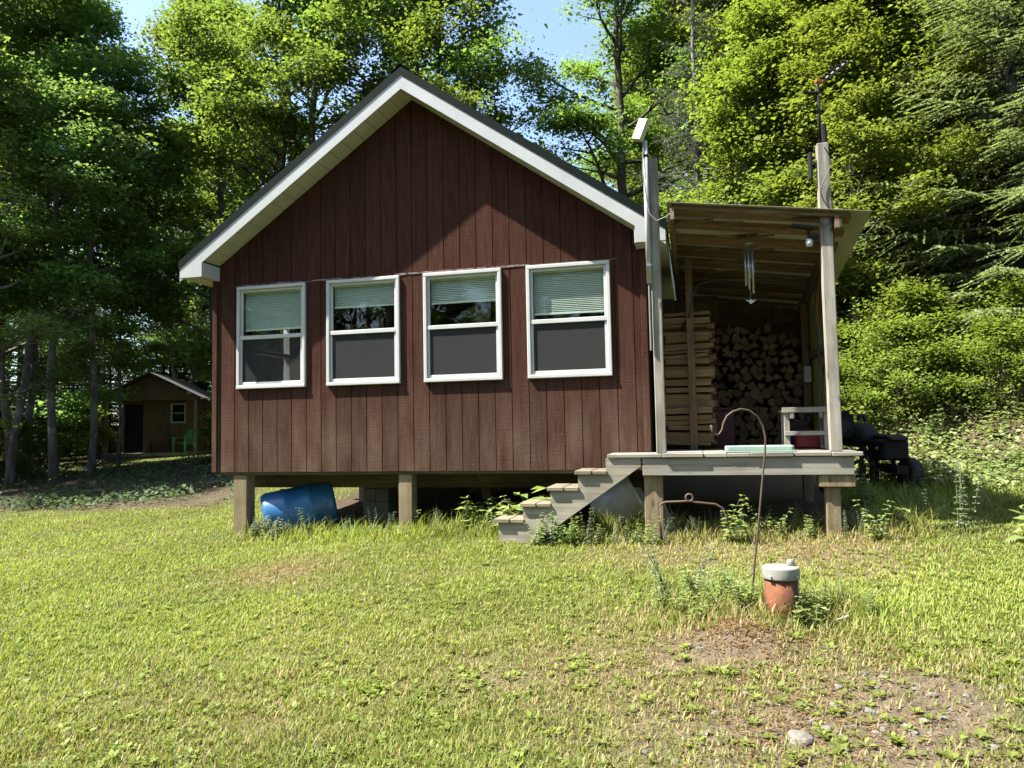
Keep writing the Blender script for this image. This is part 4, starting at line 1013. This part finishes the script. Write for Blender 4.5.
# ------------------------------------------------------------------ TREES
def tubes_np(mb, pts, r, n): mb.tube([tuple(p) for p in pts], list(r), n)
def broadleaf(name, seed, H, base, Rr, nl, ls, r0, leaf, bark, nb=26, sub=7, fork=False, sag=0.0, flat=.11, spread=.36, wobble=1.0):
    g = np.random.RandomState(seed); mb = MB(); n = 12
    tz = np.linspace(0, H*.96, n); wob = np.cumsum(g.normal(0, H*.006*wobble, (n, 2)), 0); wob -= wob[0]
    tr = np.stack([wob[:, 0], wob[:, 1], tz-.3*(tz == 0)], 1); rad = r0*(1-tz/H)**.8+.018; rad[0] *= 1.35
    tubes_np(mb, tr, rad, 9)
    def on(t): i = t*(n-1)/.96*1.0; i = min(i, n-1.001); k = int(i); return tr[k]*(1-(i-k))+tr[k+1]*(i-k), rad[k]
    P = []; ctr = []
    for i in range(nb):
        u = (i+g.rand())/nb; t = (base/H)+(.95-base/H)*u; p0, rr_ = on(t*.96)
        L = Rr*min(1, .65+1.3*u)*max(.12, (1-u**2.0))*g.uniform(.7, 1.15)+.35
        phi = i*2.39996+g.normal(0, .35); el = R(8+58*u)+g.normal(0, .12)-sag
        k = 6; q = [p0]; d = np.array([math.cos(phi)*math.cos(el), math.sin(phi)*math.cos(el), math.sin(el)])
        for j in range(k):
            d = unit(d+g.normal(0, .13, 3)+np.array([0, 0, .05-sag*.3])); q.append(q[-1]+d*L/k)
        q = np.array(q); lr = min(rr_*.55, .022*L+.01); tubes_np(mb, q, np.linspace(lr, .008, k+1), 5)
        for j in range(sub):
            s = .25+.75*(j+g.rand())/sub; ii = min(int(s*k), k-1); f = s*k-ii; b0 = q[ii]*(1-f)+q[ii+1]*f
            dd = q[ii+1]-q[ii]; a = g.choice([-1, 1])*g.uniform(.5, 1.2); dd = unit(np.array([dd[0]*math.cos(a)-dd[1]*math.sin(a), dd[0]*math.sin(a)+dd[1]*math.cos(a), dd[2]*.6+g.normal(0, .2)*np.linalg.norm(dd)]))
            l2 = (.42*L*(1.15-s)+.35)*g.uniform(.7, 1.2); bq = np.array([b0, b0+dd*l2*.5+g.normal(0, .04, 3), b0+dd*l2+np.array([0, 0, -.05*l2])+g.normal(0, .05, 3)])
            tubes_np(mb, bq, [lr*.4+.003, lr*.25+.003, .004], 3)
            for w in (.5, 1.0): ctr.append(b0+(bq[2]-b0)*w)
        ctr.append(q[-1])
    ctr = np.array(ctr); per = max(4, nl//len(ctr))
    wgt = g.gamma(1.6, 1/1.6, len(ctr)); cnts = np.maximum(1, (per*wgt).astype(int))
    c = np.repeat(ctr, cnts, 0); m = len(c)
    rel = c-np.array([0, 0, base+(H-base)*.45])
    off = g.normal(0, 1, (m, 3))*np.array([spread, spread, flat+.03]); c = c+off
    nrm = np.stack([g.normal(0, .42, m), g.normal(0, .42, m), np.ones(m)], 1)+unit(rel)*.35
    az = g.uniform(0, 2*np.pi, m); d = np.stack([np.cos(az), np.sin(az), g.normal(-.25, .35, m)], 1)
    co = leaves(c, d, nrm, ls*np.clip(g.lognormal(-.02, .42, m), .4, 2.3))
    me_l = npmesh(name+'_crown', co, 4, leaf)
    o = mb.build(name+'_trunk_tmp', bark, smooth=True); me_t = o.data; bpy.data.objects.remove(o)
    return me_t, me_l
def conifer(name, seed, H, base, Rr, leaf, bark, step=.30, nbr=6, tuft=.075, tw=.13, r0=.14, sparse=1.0, droop=.25, dens=.045, wfac=.22):
    g = np.random.RandomState(seed); mb = MB()
    tz = np.linspace(0, H, 10); tr = np.stack([g.normal(0, .03, 10), g.normal(0, .03, 10), tz-.3*(tz == 0)], 1)
    tubes_np(mb, tr, r0*(1-tz/H)**.9+.012, 8)
    A = []; B = []; z = base
    C_ = []; D_ = []; N_ = []; S_ = []
    while z < H-.1:
        t = (z-base)/(H-base); k = max(3, int(nbr*(1-.3*t)))
        for j in range(k):
            if g.rand() > sparse: continue
            L = (Rr*(1-t)**.8+.15)*g.uniform(.65, 1.12); phi = 2*np.pi*(j+g.rand()*.7)/k+z*2.7
            h = np.array([math.cos(phi), math.sin(phi), 0]); sd = np.array([-math.sin(phi), math.cos(phi), 0])
            m = 7; u = np.linspace(0, 1, m)
            zz = z+g.uniform(-.12, .12)+L*(.10*(1+1.5*t)*u-droop*u*u+.11*u**4)
            q = np.stack([h[0]*u*L+g.normal(0, .01, m)*L, h[1]*u*L+g.normal(0, .01, m)*L, zz], 1)
            tubes_np(mb, q, np.linspace(.011*L+.004, .003, m), 3)
            nt_ = max(3, int(L/tw)); ss = (np.arange(nt_)+g.rand(nt_))/nt_*.86+.14
            for sgn in (-1, 1):
                l2 = (L*.42*np.clip(1.05-ss, .05, 1)*np.clip(ss*3, .3, 1)+.10)*g.uniform(.6, 1.2, nt_)
                b0 = np.stack([np.interp(ss, u, q[:, a]) for a in range(3)], 1)
                dd = unit(h*.75+sgn*sd*g.uniform(.6, 1.0, nt_)[:, None]+np.stack([g.normal(0, .08, nt_), g.normal(0, .08, nt_), g.normal(-.12, .12, nt_)], 1))
                cnt = np.maximum(2, (l2/dens).astype(int)); r = np.repeat(np.arange(nt_), cnt)
                f = np.concatenate([(np.arange(c)+.5)/c for c in cnt])
                pos = b0[r]+dd[r]*(l2[r]*f)[:, None]-np.array([0, 0, 1])*(.18*l2[r]*f*f)[:, None]
                C_.append(pos); jit = g.normal(0, .45, (len(r), 3)); D_.append(dd[r]+jit); N_.append(np.stack([g.normal(0, .4, len(r)), g.normal(0, .4, len(r)), np.ones(len(r))], 1))
                S_.append(tuft*g.uniform(.6, 1.3, len(r)))
            f = np.linspace(.2, 1, max(3, int(L/dens))); pos = np.stack([np.interp(f, u, q[:, a]) for a in range(3)], 1)
            C_.append(pos); D_.append(np.tile(h, (len(f), 1))+g.normal(0, .4, (len(f), 3))); N_.append(np.tile([0, 0, 1.], (len(f), 1))+g.normal(0, .3, (len(f), 3))); S_.append(tuft*g.uniform(.7, 1.3, len(f)))
        z += step*g.uniform(.8, 1.2)
    co = leaves(np.concatenate(C_), np.concatenate(D_), np.concatenate(N_), np.concatenate(S_), wfac, .06)
    me_l = npmesh(name+'_crown', co, 4, leaf)
    o = mb.build('tmp', bark, smooth=True); me_t = o.data; bpy.data.objects.remove(o)
    return me_t, me_l
T = {}
T['mapleA'] = broadleaf('maple', 1, 17, 4.5, 3.9, 54000, .085, .17, M['maple'], M['bark'], spread=.30)
T['mapleB'] = broadleaf('maple', 2, 19, 6.0, 4.2, 54000, .085, .20, M['maple'], M['bark'], nb=26, spread=.30)
T['mapleC'] = broadleaf('maple', 3, 15, 2.8, 3.4, 64000, .085, .13, M['maple'], M['barkpale'], nb=28, spread=.29)
T['young'] = broadleaf('young_maple', 4, 9, .8, 2.5, 60000, .07, .07, M['maplelight'], M['barkpale'], nb=28, sub=6, spread=.24, flat=.06)
T['tallbright'] = broadleaf('maple', 5, 18, 3.0, 3.9, 92000, .085, .16, M['maplelight'], M['bark'], nb=30, spread=.30)
T['shade'] = broadleaf('shade_maple', 6, 16, 2.2, 3.8, 48000, .092, .14, M['mapledark'], M['barkpale'], nb=28, spread=.30)
T['highshade'] = broadleaf('shade_maple', 8, 17, 5.2, 3.6, 42000, .088, .095, M['mapledark'], M['barkpale'], nb=24, sag=.25, spread=.30, wobble=.35)
T['shrub'] = broadleaf('shrub', 7, 2.6, .15, 1.25, 12000, .07, .03, M['maplelight'], M['barkpale'], nb=18, sub=6, spread=.2, flat=.08)
T['fir'] = conifer('fir', 11, 15, .4, 3.2, M['fir'], M['barkdark'], step=.34, nbr=7)
T['hemlock'] = conifer('hemlock', 12, 14, .3, 3.6, M['firlight'], M['barkdark'], step=.25, nbr=8, droop=.26, tuft=.075, dens=.036)
T['farfir'] = conifer('spruce', 13, 17, .5, 3.2, M['fir'], M['barkdark'], step=.42, nbr=7, tuft=.15, tw=.20, dens=.08)
T['tamarack'] = conifer('tamarack', 14, 15, 2.0, 2.1, M['tamarack'], M['barkpale'], step=.26, nbr=6, sparse=.85, droop=.12, tuft=.085, dens=.06, wfac=.2, r0=.10)
def tree(kind, name, x, y, s, rz, label, group=None, cat='tree', dz=0, tilt=(0, 0)):
    t = thing(name, label, cat, (x, y, G(x, y)-.05+dz), rz, group); t.rotation_euler = (tilt[0], tilt[1], rz)
    t.scale = (s, s, s); tm, lm = T[kind]; link('trunk', tm, t); link('crown', lm, t); return t
# --- right side
tree('hemlock', 'hemlock_tree', 9.7, 13.7, 1.0, .4, 'big hemlock with sunlit drooping boughs filling the right edge of the photo', tilt=(0, -.03))
tree('hemlock', 'hemlock_tree', 12.0, 17.6, 1.15, 2.2, 'taller hemlock standing behind the big hemlock at the right edge')
tree('fir', 'fir_tree', 9.6, 19.6, 1.0, 1.1, 'dark fir with its shadowed top right of the television antenna')
tree('young', 'young_maple', 8.4, 15.3, .95, 5.1, 'bright young maple between the two nearer hemlocks', 'young maples on the right bank')
tree('young', 'young_maple', 7.4, 15.8, 1.15, 1.4, 'tallest bright young maple, behind the others on the right bank', 'young maples on the right bank')
tree('young', 'young_maple', 6.9, 14.6, .85, .3, 'bright yellow-green young maple just right of the porch roof', 'young maples on the right bank')
tree('young', 'young_maple', 5.6, 16.4, 1.0, 2.0, 'bright young maple showing between the right porch post and the porch eave', 'young maples on the right bank')
tree('hemlock', 'hemlock_tree', 7.9, 16.6, .8, 4.1, 'smaller hemlock left of the big hemlock, behind the bank')
tree('tallbright', 'maple_tree', 8.0, 21.5, 1.05, 1.0, 'tall bright green maple rising behind the television antenna', 'maples behind the porch')
tree('tallbright', 'maple_tree', 11.5, 23.0, 1.1, 3.0, 'tall bright maple at the top right corner of the photo', 'maples behind the porch')
tree('tallbright', 'maple_tree', 14.5, 20.0, 1.0, 5.0, 'bright maple behind the hemlocks beyond the right edge', 'maples behind the porch')
tree('mapleC', 'maple_tree', 6.1, 24.0, 1.05, .6, 'leafy maple behind the porch roof, left of the antenna mast', 'maples behind the porch')
tree('tamarack', 'tamarack_tree', 5.0, 19.0, .98, .2, 'thin grey half-bare tamarack behind the porch roof')
# --- behind the cabin
tree('mapleB', 'maple_tree', 3.15, 22.5, .95, 2.6, 'maple with open crown standing right behind the panel antenna', 'maples behind the cabin')
tree('mapleA', 'maple_tree', -1.1, 21.0, .90, 4.4, 'dense maple behind the right slope of the cabin roof', 'maples behind the cabin')
tree('mapleB', 'maple_tree', -2.6, 22.5, 1.0, .9, 'maple directly behind the ridge of the cabin roof', 'maples behind the cabin')
tree('mapleA', 'maple_tree', -6.0, 19.5, 1.0, 1.9, 'thick forked maple just above the left slope of the cabin roof', 'maples behind the cabin', tilt=(0, .05))
tree('mapleB', 'maple_tree', -7.6, 21.0, .98, 3.5, 'maple with leaning trunk at the lower left end of the cabin roof', 'maples behind the cabin', tilt=(0, -.06))
tree('mapleB', 'maple_tree', -14.8, 34.0, 1.2, 2.7, 'tall maple behind the far shed, filling the top left of the photo', 'maples behind the cabin')
tree('mapleC', 'maple_tree', -9.2, 23.5, 1.05, 5.2, 'maple above the far shed roof', 'maples behind the cabin')
# --- left wood
tree('highshade', 'maple_tree', -12.6, 20.4, 1.0, .4, 'tree with a mottled pale trunk in front of the dark woods, nearest to the shed', 'pale trunked trees on the left')
tree('highshade', 'maple_tree', -11.9, 20.9, .85, 2.9, 'slim pale trunked tree beside the shed, right of the mottled one', 'pale trunked trees on the left')
tree('highshade', 'maple_tree', -13.5, 19.9, .95, 4.6, 'leaning pale trunked tree at the left edge of the photo', 'pale trunked trees on the left', tilt=(0, -.10))
tree('highshade', 'maple_tree', -14.1, 20.9, .95, 1.3, 'second leaning tree, behind the pale one at the left edge', 'pale trunked trees on the left', tilt=(0, -.07))
tree('shade', 'maple_tree', -12.6, 17.6, .72, 2.1, 'low dark maple whose leafy bough hangs across the left edge', None)
tree('highshade', 'maple_tree', -13.1, 24.6, .56, 3.3, 'small drooping tree whose boughs hang in front of the far shed roof')
rr = random.Random(31)
lab_dark = 'dark green tree deep in the left woods around the far shed'
for x, y, k, s in ((-16.5, 24, 'shade', 1.0), (-22, 30, 'shade', 1.1), (-17, 21.5, 'farfir', .75), (-24, 36, 'farfir', 1.1), (-18.5, 41, 'shade', 1.2), (-27, 30, 'farfir', 1.1), (-30, 38, 'shade', 1.2), (-15.2, 23.2, 'highshade', 1.0), (-12.4, 35, 'shade', 1.0), (-15.8, 34.5, 'shade', 1.0), (-20.5, 36, 'shade', 1.0), (-9, 33, 'shade', .9), (-25, 26, 'shade', 1.0)):
    tree(k, 'spruce_tree' if k == 'farfir' else 'maple_tree', x, y, s, rr.uniform(0, 6), lab_dark, 'trees of the left woods')
for i in range(42):
    x = -32+i*.68+rr.uniform(-.5, .5); y = 35.5+rr.uniform(-1.5, 5)+(1.5 if -18 < x < -10 else 0)
    tree('farfir', 'spruce_tree', x, y, rr.uniform(.42, .68), rr.uniform(0, 6), 'short dark evergreen behind the far shed, low under the taller trees', 'low evergreens of the left woods')
for i in range(9):
    x, y = ((-16.9, 26), (-18.2, 25.2), (-19.5, 27.5), (-21, 23), (-17.6, 31), (-19.4, 30.4), (-11.4, 33.2), (-22, 27), (-16.4, 22.6))[i]
    tree('farfir', 'spruce_tree', x, y, rr.uniform(.34, .5), rr.uniform(0, 6), 'young dark evergreen between the pale trunks left of the far shed', 'young evergreens left of the far shed')
for i in range(30):
    x = -62+i*4.4+rr.uniform(-1.2, 1.2); y = 62+rr.uniform(-5, 9)
    tree(rr.choice(['farfir', 'shade', 'farfir']), 'forest_tree', x, y, rr.uniform(.85, 1.15), rr.uniform(0, 6), 'tree at the very back of the woods, barely showing through gaps', 'trees at the back of the woods')
for x, y, k, s in ((-18.5, 15.5, 'mapleB', .95), (-20.5, 19, 'farfir', 1.0), (-22, 13.5, 'mapleA', .9), (-21.5, 10, 'mapleC', .85), (-26, 22, 'farfir', 1)):
    tree(k, 'spruce_tree' if k == 'farfir' else 'maple_tree', x, y, s, rr.uniform(0, 6), 'woodland tree standing beyond the left edge of the photo', 'trees left of the lawn')
for x, y, k, s in ((8.8, 31, 'mapleB', 1.2), (12.5, 31, 'farfir', 1.2), (16, 28, 'mapleA', 1.2), (-7, 40, 'farfir', 1.2), (10, 42, 'mapleA', 1.3), (15, 40, 'farfir', 1.3), (20, 34, 'mapleB', 1.3), (19, 24, 'tallbright', 1.1), (16.5, 15.5, 'fir', 1.0), (4.5, 38, 'young', 1.0), (1.8, 35, 'young', .9), (5.4, 29, 'young', 1.05), (6.5, 36, 'mapleC', .9), (24, 44, 'farfir', 1.3)):
    tree(k, 'spruce_tree' if k in ('farfir', 'fir') else 'maple_tree', x, y, s, rr.uniform(0, 6), 'green tree farther back in the woods behind the cabin and porch', 'background trees behind the cabin')
for x, y, k, s in ((-15.5, -2.5, 'shade', .62), (-17.5, -5, 'mapleC', .7), (-19.5, -3.5, 'shade', .7), (-26, -5, 'mapleA', .9), (-24, -9, 'farfir', .9), (-29, -1, 'mapleC', 1), (-20, -12, 'mapleB', .9), (-17, -15, 'mapleA', .95), (-13, -16, 'farfir', .9), (-28, -12, 'farfir', 1.2), (-22, -17, 'mapleA', 1.1), (-30, -8, 'shade', 1.1), (-33, -3, 'shade', 1.1), (-27, -16, 'shade', 1.2), (-34, -12, 'farfir', 1.3), (-16, -22, 'shade', 1.1), (-11, -13, 'shade', .8), (-12, -24, 'farfir', 1.2), (-19, -9.5, 'shade', .7), (-23, -6.5, 'shade', .75), (-15, -12, 'shade', .75), (-7, -15, 'shade', .8), (-9, -17, 'mapleB', 1), (-3, -20, 'farfir', 1), (2, -18, 'mapleA', 1), (7, -19, 'mapleB', 1.1), (12, -16, 'farfir', 1), (-14, -21, 'mapleA', 1.1), (17, -12, 'mapleC', 1.1), (5, -26, 'farfir', 1.2), (-6, -27, 'shade', 1.2), (0, -28, 'farfir', 1.2)):
    tree(k, 'spruce_tree' if k == 'farfir' else 'maple_tree', x, y, s, rr.uniform(0, 6), 'tree behind the photographer, seen only as a reflection in the cabin windows', 'trees behind the photographer')
# shrubs on the right bank and behind
for i, (x, y, s) in enumerate(((5.2, 12.6, .55), (6.4, 12.3, .6), (6.0, 13.6, .6), (4.6, 13.8, .6), (5.0, 15.2, .8), (8.6, 10.2, .4), (7.6, 11.4, .5), (6.9, 12.9, .7), (8.3, 12.3, .6))):
    tree('shrub', 'shrub', x, y, s, rr.uniform(0, 6), 'bright leafy shrub on the sunny bank right of the porch', 'shrubs on the right bank', 'shrub')
for i, (x, y, s) in enumerate(((-10.2, 27.2, .7), (-16.2, 27.5, .8), (-17.6, 23.5, .9), (-14.8, 21.8, .6), (-9.4, 24.5, .7), (-7.2, 27, .9), (-4.4, 25.5, .9))):
    tree('shrub', 'shrub', x, y, s, rr.uniform(0, 6), 'dim leafy shrub under the trees of the left woods', 'shrubs of the left woods', 'shrub')
# ground cover on the banks
def cover(name, mt, label, n, fx, size, lift):
    x, y = fx(n); m = len(x); z = gz(x, y); hh = fnoise(x, y, 1.1)
    c = np.stack([x, y, z+rs.rand(m)*lift*(.25+1.5*hh)], 1)
    az = rs.uniform(0, 6.28, m); d = np.stack([np.cos(az), np.sin(az), rs.normal(-.1, .35, m)], 1)
    nn = np.stack([rs.normal(0, .45, m), rs.normal(-.15, .45, m), np.ones(m)], 1)
    o = link(name, npmesh(name, leaves(c, d, nn, size*rs.uniform(.5, 1.5, m)), 4, mt)); o['kind'] = 'stuff'; tag(o, label, 'ground cover')
def bankpts(n):
    x = rs.uniform(3.4, 16, n); y = rs.uniform(6.5, 22, n); s = .62*x+.78*y; _, cb, _ = lawn_mask(x, y)
    k = (s > 10.6+.8*(fnoise(x, y, .8)-.5))&(s < 22)&(cb < .3)&(rs.rand(n) < np.clip(2.2*fnoise(x+3, y, .9)-.30, .22, 1)); return x[k], y[k]
cover('bank_ground_cover', M['cover'], 'tangle of low sunlit leaves covering the bank right of the porch', 230000, bankpts, .062, .30)
def leftpts(n):
    x = rs.uniform(-19, -4.2, n); y = rs.uniform(12, 27, n); lw, cb, _ = lawn_mask(x, y)
    k = (lw < .5)&(cb < .2)&(rs.rand(n) < np.clip(2.4*fnoise(x, y, .55)-.8, .03, 1)); return x[k], y[k]
cover('woodland_ground_cover', M['coverdark'], 'low leafy plants on the shady ground in front of the far shed', 52000, leftpts, .075, .20)
def behindpts(n):
    x = rs.uniform(-30, 12, n); y = rs.uniform(17, 44, n); k = ((x > -6)|(y > 33.5))&(y > 17)&(np.abs(x+14) > -1)& (rs.rand(n) < np.clip(2*fnoise(x, y, .5)-.4, .1, 1)); return x[k], y[k]
cover('forest_understory', M['cover'], 'leafy understory on the forest floor behind the cabin', 120000, behindpts, .12, 1.0)

# ------------------------------------------------------------------ WEEDS, each plant a thing
def weed_mesh(seed, h, ns, ls, leaf, lw=.3, nodes=7, pale=False):
    g = np.random.RandomState(seed); mb = MB(); C_ = []; D_ = []; N_ = []; S_ = []
    for i in range(ns):
        az = g.uniform(0, 6.28); ln = h*g.uniform(.55, 1.1); out = g.uniform(.08, .45)*ln; r = g.uniform(0, .05)*math.sqrt(ns)*.6
        p0 = np.array([math.cos(az*1.7)*r, math.sin(az*1.7)*r, -.02]); u = np.linspace(0, 1, 5)
        q = np.stack([p0[0]+math.cos(az)*out*u**1.6, p0[1]+math.sin(az)*out*u**1.6, p0[2]+ln*u*(1-.12*u)], 1); tubes_np(mb, q, np.linspace(.0035, .0012, 5), 4)
        k = nodes; f = np.linspace(.18, 1, k)
        for ff in f:
            b = np.array([np.interp(ff, u, q[:, a]) for a in range(3)])
            for s in range(3 if not pale else 4):
                a2 = g.uniform(0, 6.28); d = np.array([math.cos(a2), math.sin(a2), g.uniform(-.35, .35)]); sz = ls*(1.15-.55*ff)*g.uniform(.7, 1.25)
                C_.append(b+d*sz*.55); D_.append(d); N_.append(np.array([g.normal(0, .25), g.normal(0, .25), 1])); S_.append(sz)
    me_l = npmesh('weed_leaves', leaves(np.array(C_), np.array(D_), np.array(N_), np.array(S_), lw, .09), 4, leaf)
    o = mb.build('tmp', M['weedstem']); me_s = o.data; bpy.data.objects.remove(o); return me_s, me_l
WD = {'bushy': weed_mesh(1, .40, 9, .062, M['weed'], .27), 'tall': weed_mesh(2, .62, 4, .085, M['weed'], .24, 8), 'pale': weed_mesh(3, .32, 13, .034, M['weedpale'], .36, 9, True), 'broad': weed_mesh(4, .30, 5, .14, M['weed'], .24, 4), 'wispy': weed_mesh(5, .5, 6, .035, M['weedpale'], .22, 10)}
def weed(kind, x, y, s, label, group, dz=0, z=None):
    t = thing('weed', label, 'plant', (x, y, (G(x, y) if z is None else z)-.01), random.uniform(0, 6), group); t.scale = (s, s, s)
    a, b = WD[kind]; link('stem', a, t); link('leaves', b, t)
random.seed(12)
def wl(kind, lx, ly, s, label, group): p = loc(lx, ly); weed(kind, p.x, p.y, s, label, group)
for lx, s in ((.62, 1.1), (.75, 1.15), (.92, 1.05), (1.1, .85)): wl('pale', lx, -.02+random.uniform(-.08, .1), s*1.05, 'pale small-leaved weed in front of the blue drum', 'weeds by the blue drum')
for lx in np.arange(1.25, 3.6, .11): wl(random.choice(['pale', 'wispy', 'bushy', 'pale']), lx+random.uniform(-.1, .1), random.uniform(-.1, .35), random.uniform(.55, 1.1), 'leafy weed along the front edge of the cabin between the drum and the steps', 'weeds along the cabin front')
for lx, k, s in ((3.38, 'bushy', 1.35), (3.5, 'broad', 1.5), (3.62, 'bushy', 1.3), (3.9, 'broad', 1.6), (4.05, 'broad', 1.7), (4.3, 'broad', 2.3), (4.42, 'broad', 2.1), (4.0, 'tall', 1.0)): wl(k, lx, .12 if lx < 3.8 else .02, s, 'lush broad leaved weed growing up beside the wooden steps', 'weeds beside the steps')
for lx in np.arange(4.35, 5.7, .13): wl(random.choice(['bushy', 'bushy', 'tall', 'wispy']), lx, random.uniform(-.75, -.6), random.uniform(.6, 1.0), 'green weed in front of the steps and the left porch leg', 'weeds in front of the steps')
for lx in np.arange(5.85, 7.6, .15): wl(random.choice(['wispy', 'tall', 'bushy', 'wispy']), lx, random.uniform(-.75, -.1), random.uniform(.45, .8), 'green weed along the front of the porch', 'weeds in front of the porch')
wl('tall', 6.32, -.7, 1.05, 'tall leafy weed standing alone under the porch deck behind the hook', None)
wl('tall', 7.62, -.75, .9, 'bright sapling right of the right porch leg', None); wl('broad', 8.9, -.8, 1.4, 'pale broad leaved plant at the right edge of the lawn', None); wl('wispy', 8.5, -.4, 1.5, 'dry tall stalks at the foot of the bank', None)
for x, y, k, s in ((1.25, 5.35, 'bushy', 1.0), (1.42, 5.25, 'bushy', .9), (1.58, 5.3, 'tall', .7), (1.1, 5.5, 'wispy', 1.1), (1.5, 5.05, 'bushy', .75), (1.64, 5.15, 'broad', .8), (1.3, 5.1, 'bushy', .6), (1.15, 5.2, 'broad', .7), (1.35, 5.55, 'wispy', .9), (1.0, 5.3, 'bushy', .7), (1.55, 5.5, 'bushy', .8), (1.2, 5.0, 'broad', .55), (1.45, 5.4, 'broad', .8)): weed(k, x, y, s, 'green weed around the shepherd hook, left of the well pipe', 'weeds left of the well pipe')
for x, y, k, s in ((1.83, 4.76, 'broad', .7), (1.92, 4.85, 'bushy', .7), (2.05, 4.95, 'bushy', .75), (2.2, 5.0, 'wispy', .7), (1.94, 5.05, 'tall', .55), (2.3, 4.9, 'bushy', .55)): weed(k, x, y, s, 'green weed close to the right side of the well pipe', 'weeds right of the well pipe')
for i in range(34):
    x = random.uniform(4.2, 9.5); y = random.uniform(9.5, 14)
    if not 11.2 < .62*x+.78*y < 15.5 or toloc(x, y)[0] < 7.9: continue
    weed(random.choice(['broad', 'tall', 'bushy', 'broad']), x, y, random.uniform(1.0, 2.0), 'leafy bramble or fern like plant on the sunny bank right of the black machines', 'plants on the right bank')
for i in range(16):
    x = random.uniform(3.6, 6.2); y = random.uniform(7.2, 9.2)
    if toloc(x, y)[0] < 7.75: continue
    weed(random.choice(['bushy', 'broad', 'tall', 'wispy']), x, y, random.uniform(.6, 1.2), 'weed in the shade at the foot of the right bank near the black machines', 'weeds at the foot of the bank')

# ------------------------------------------------------------------ LIGHT, SKY, CAMERA
sun_dir = Vector((-1.018, -.119, 1.42)).normalized()
el = math.asin(sun_dir.z); az = math.atan2(sun_dir.x, sun_dir.y)
w = bpy.data.worlds.new('World'); sc.world = w; w.use_nodes = True
nt = w.node_tree; bg = nt.nodes['Background']; sky = nt.nodes.new('ShaderNodeTexSky')
sky.sky_type = 'NISHITA'; sky.sun_disc = False; sky.sun_elevation = el; sky.sun_rotation = az; sky.air_density = 1.0; sky.dust_density = 1.2; sky.ozone_density = 1.0
nt.links.new(sky.outputs[0], bg.inputs[0]); bg.inputs[1].default_value = .08
sl = bpy.data.lights.new('sun', 'SUN'); sl.energy = 5.0; sl.angle = R(.5); sl.color = (1, .95, .86)
so = bpy.data.objects.new('sun', sl); COL.objects.link(so); so.rotation_euler = sun_dir.to_track_quat('Z', 'Y').to_euler(); so.location = (0, 0, 30)
cam = bpy.data.cameras.new('camera'); cam.sensor_width = 36; cam.lens = 36*F/1024; cam.clip_start = .05; cam.clip_end = 3000
co_ = bpy.data.objects.new('camera', cam); COL.objects.link(co_)
mw = Matrix.Identity(4)
for i in range(3): mw[i][0] = RT[i]; mw[i][1] = UP[i]; mw[i][2] = -FW[i]; mw[i][3] = EYE[i]
co_.matrix_world = mw; sc.camera = co_
sc.render.engine = 'CYCLES'
sc.cycles.max_bounces = 7; sc.cycles.diffuse_bounces = 4; sc.cycles.transmission_bounces = 5; sc.cycles.transparent_max_bounces = 12
sc.view_settings.view_transform = 'Standard'; sc.view_settings.look = 'None'; sc.view_settings.exposure = 2.25; sc.view_settings.gamma = 1
sc.view_settings.use_curve_mapping = False
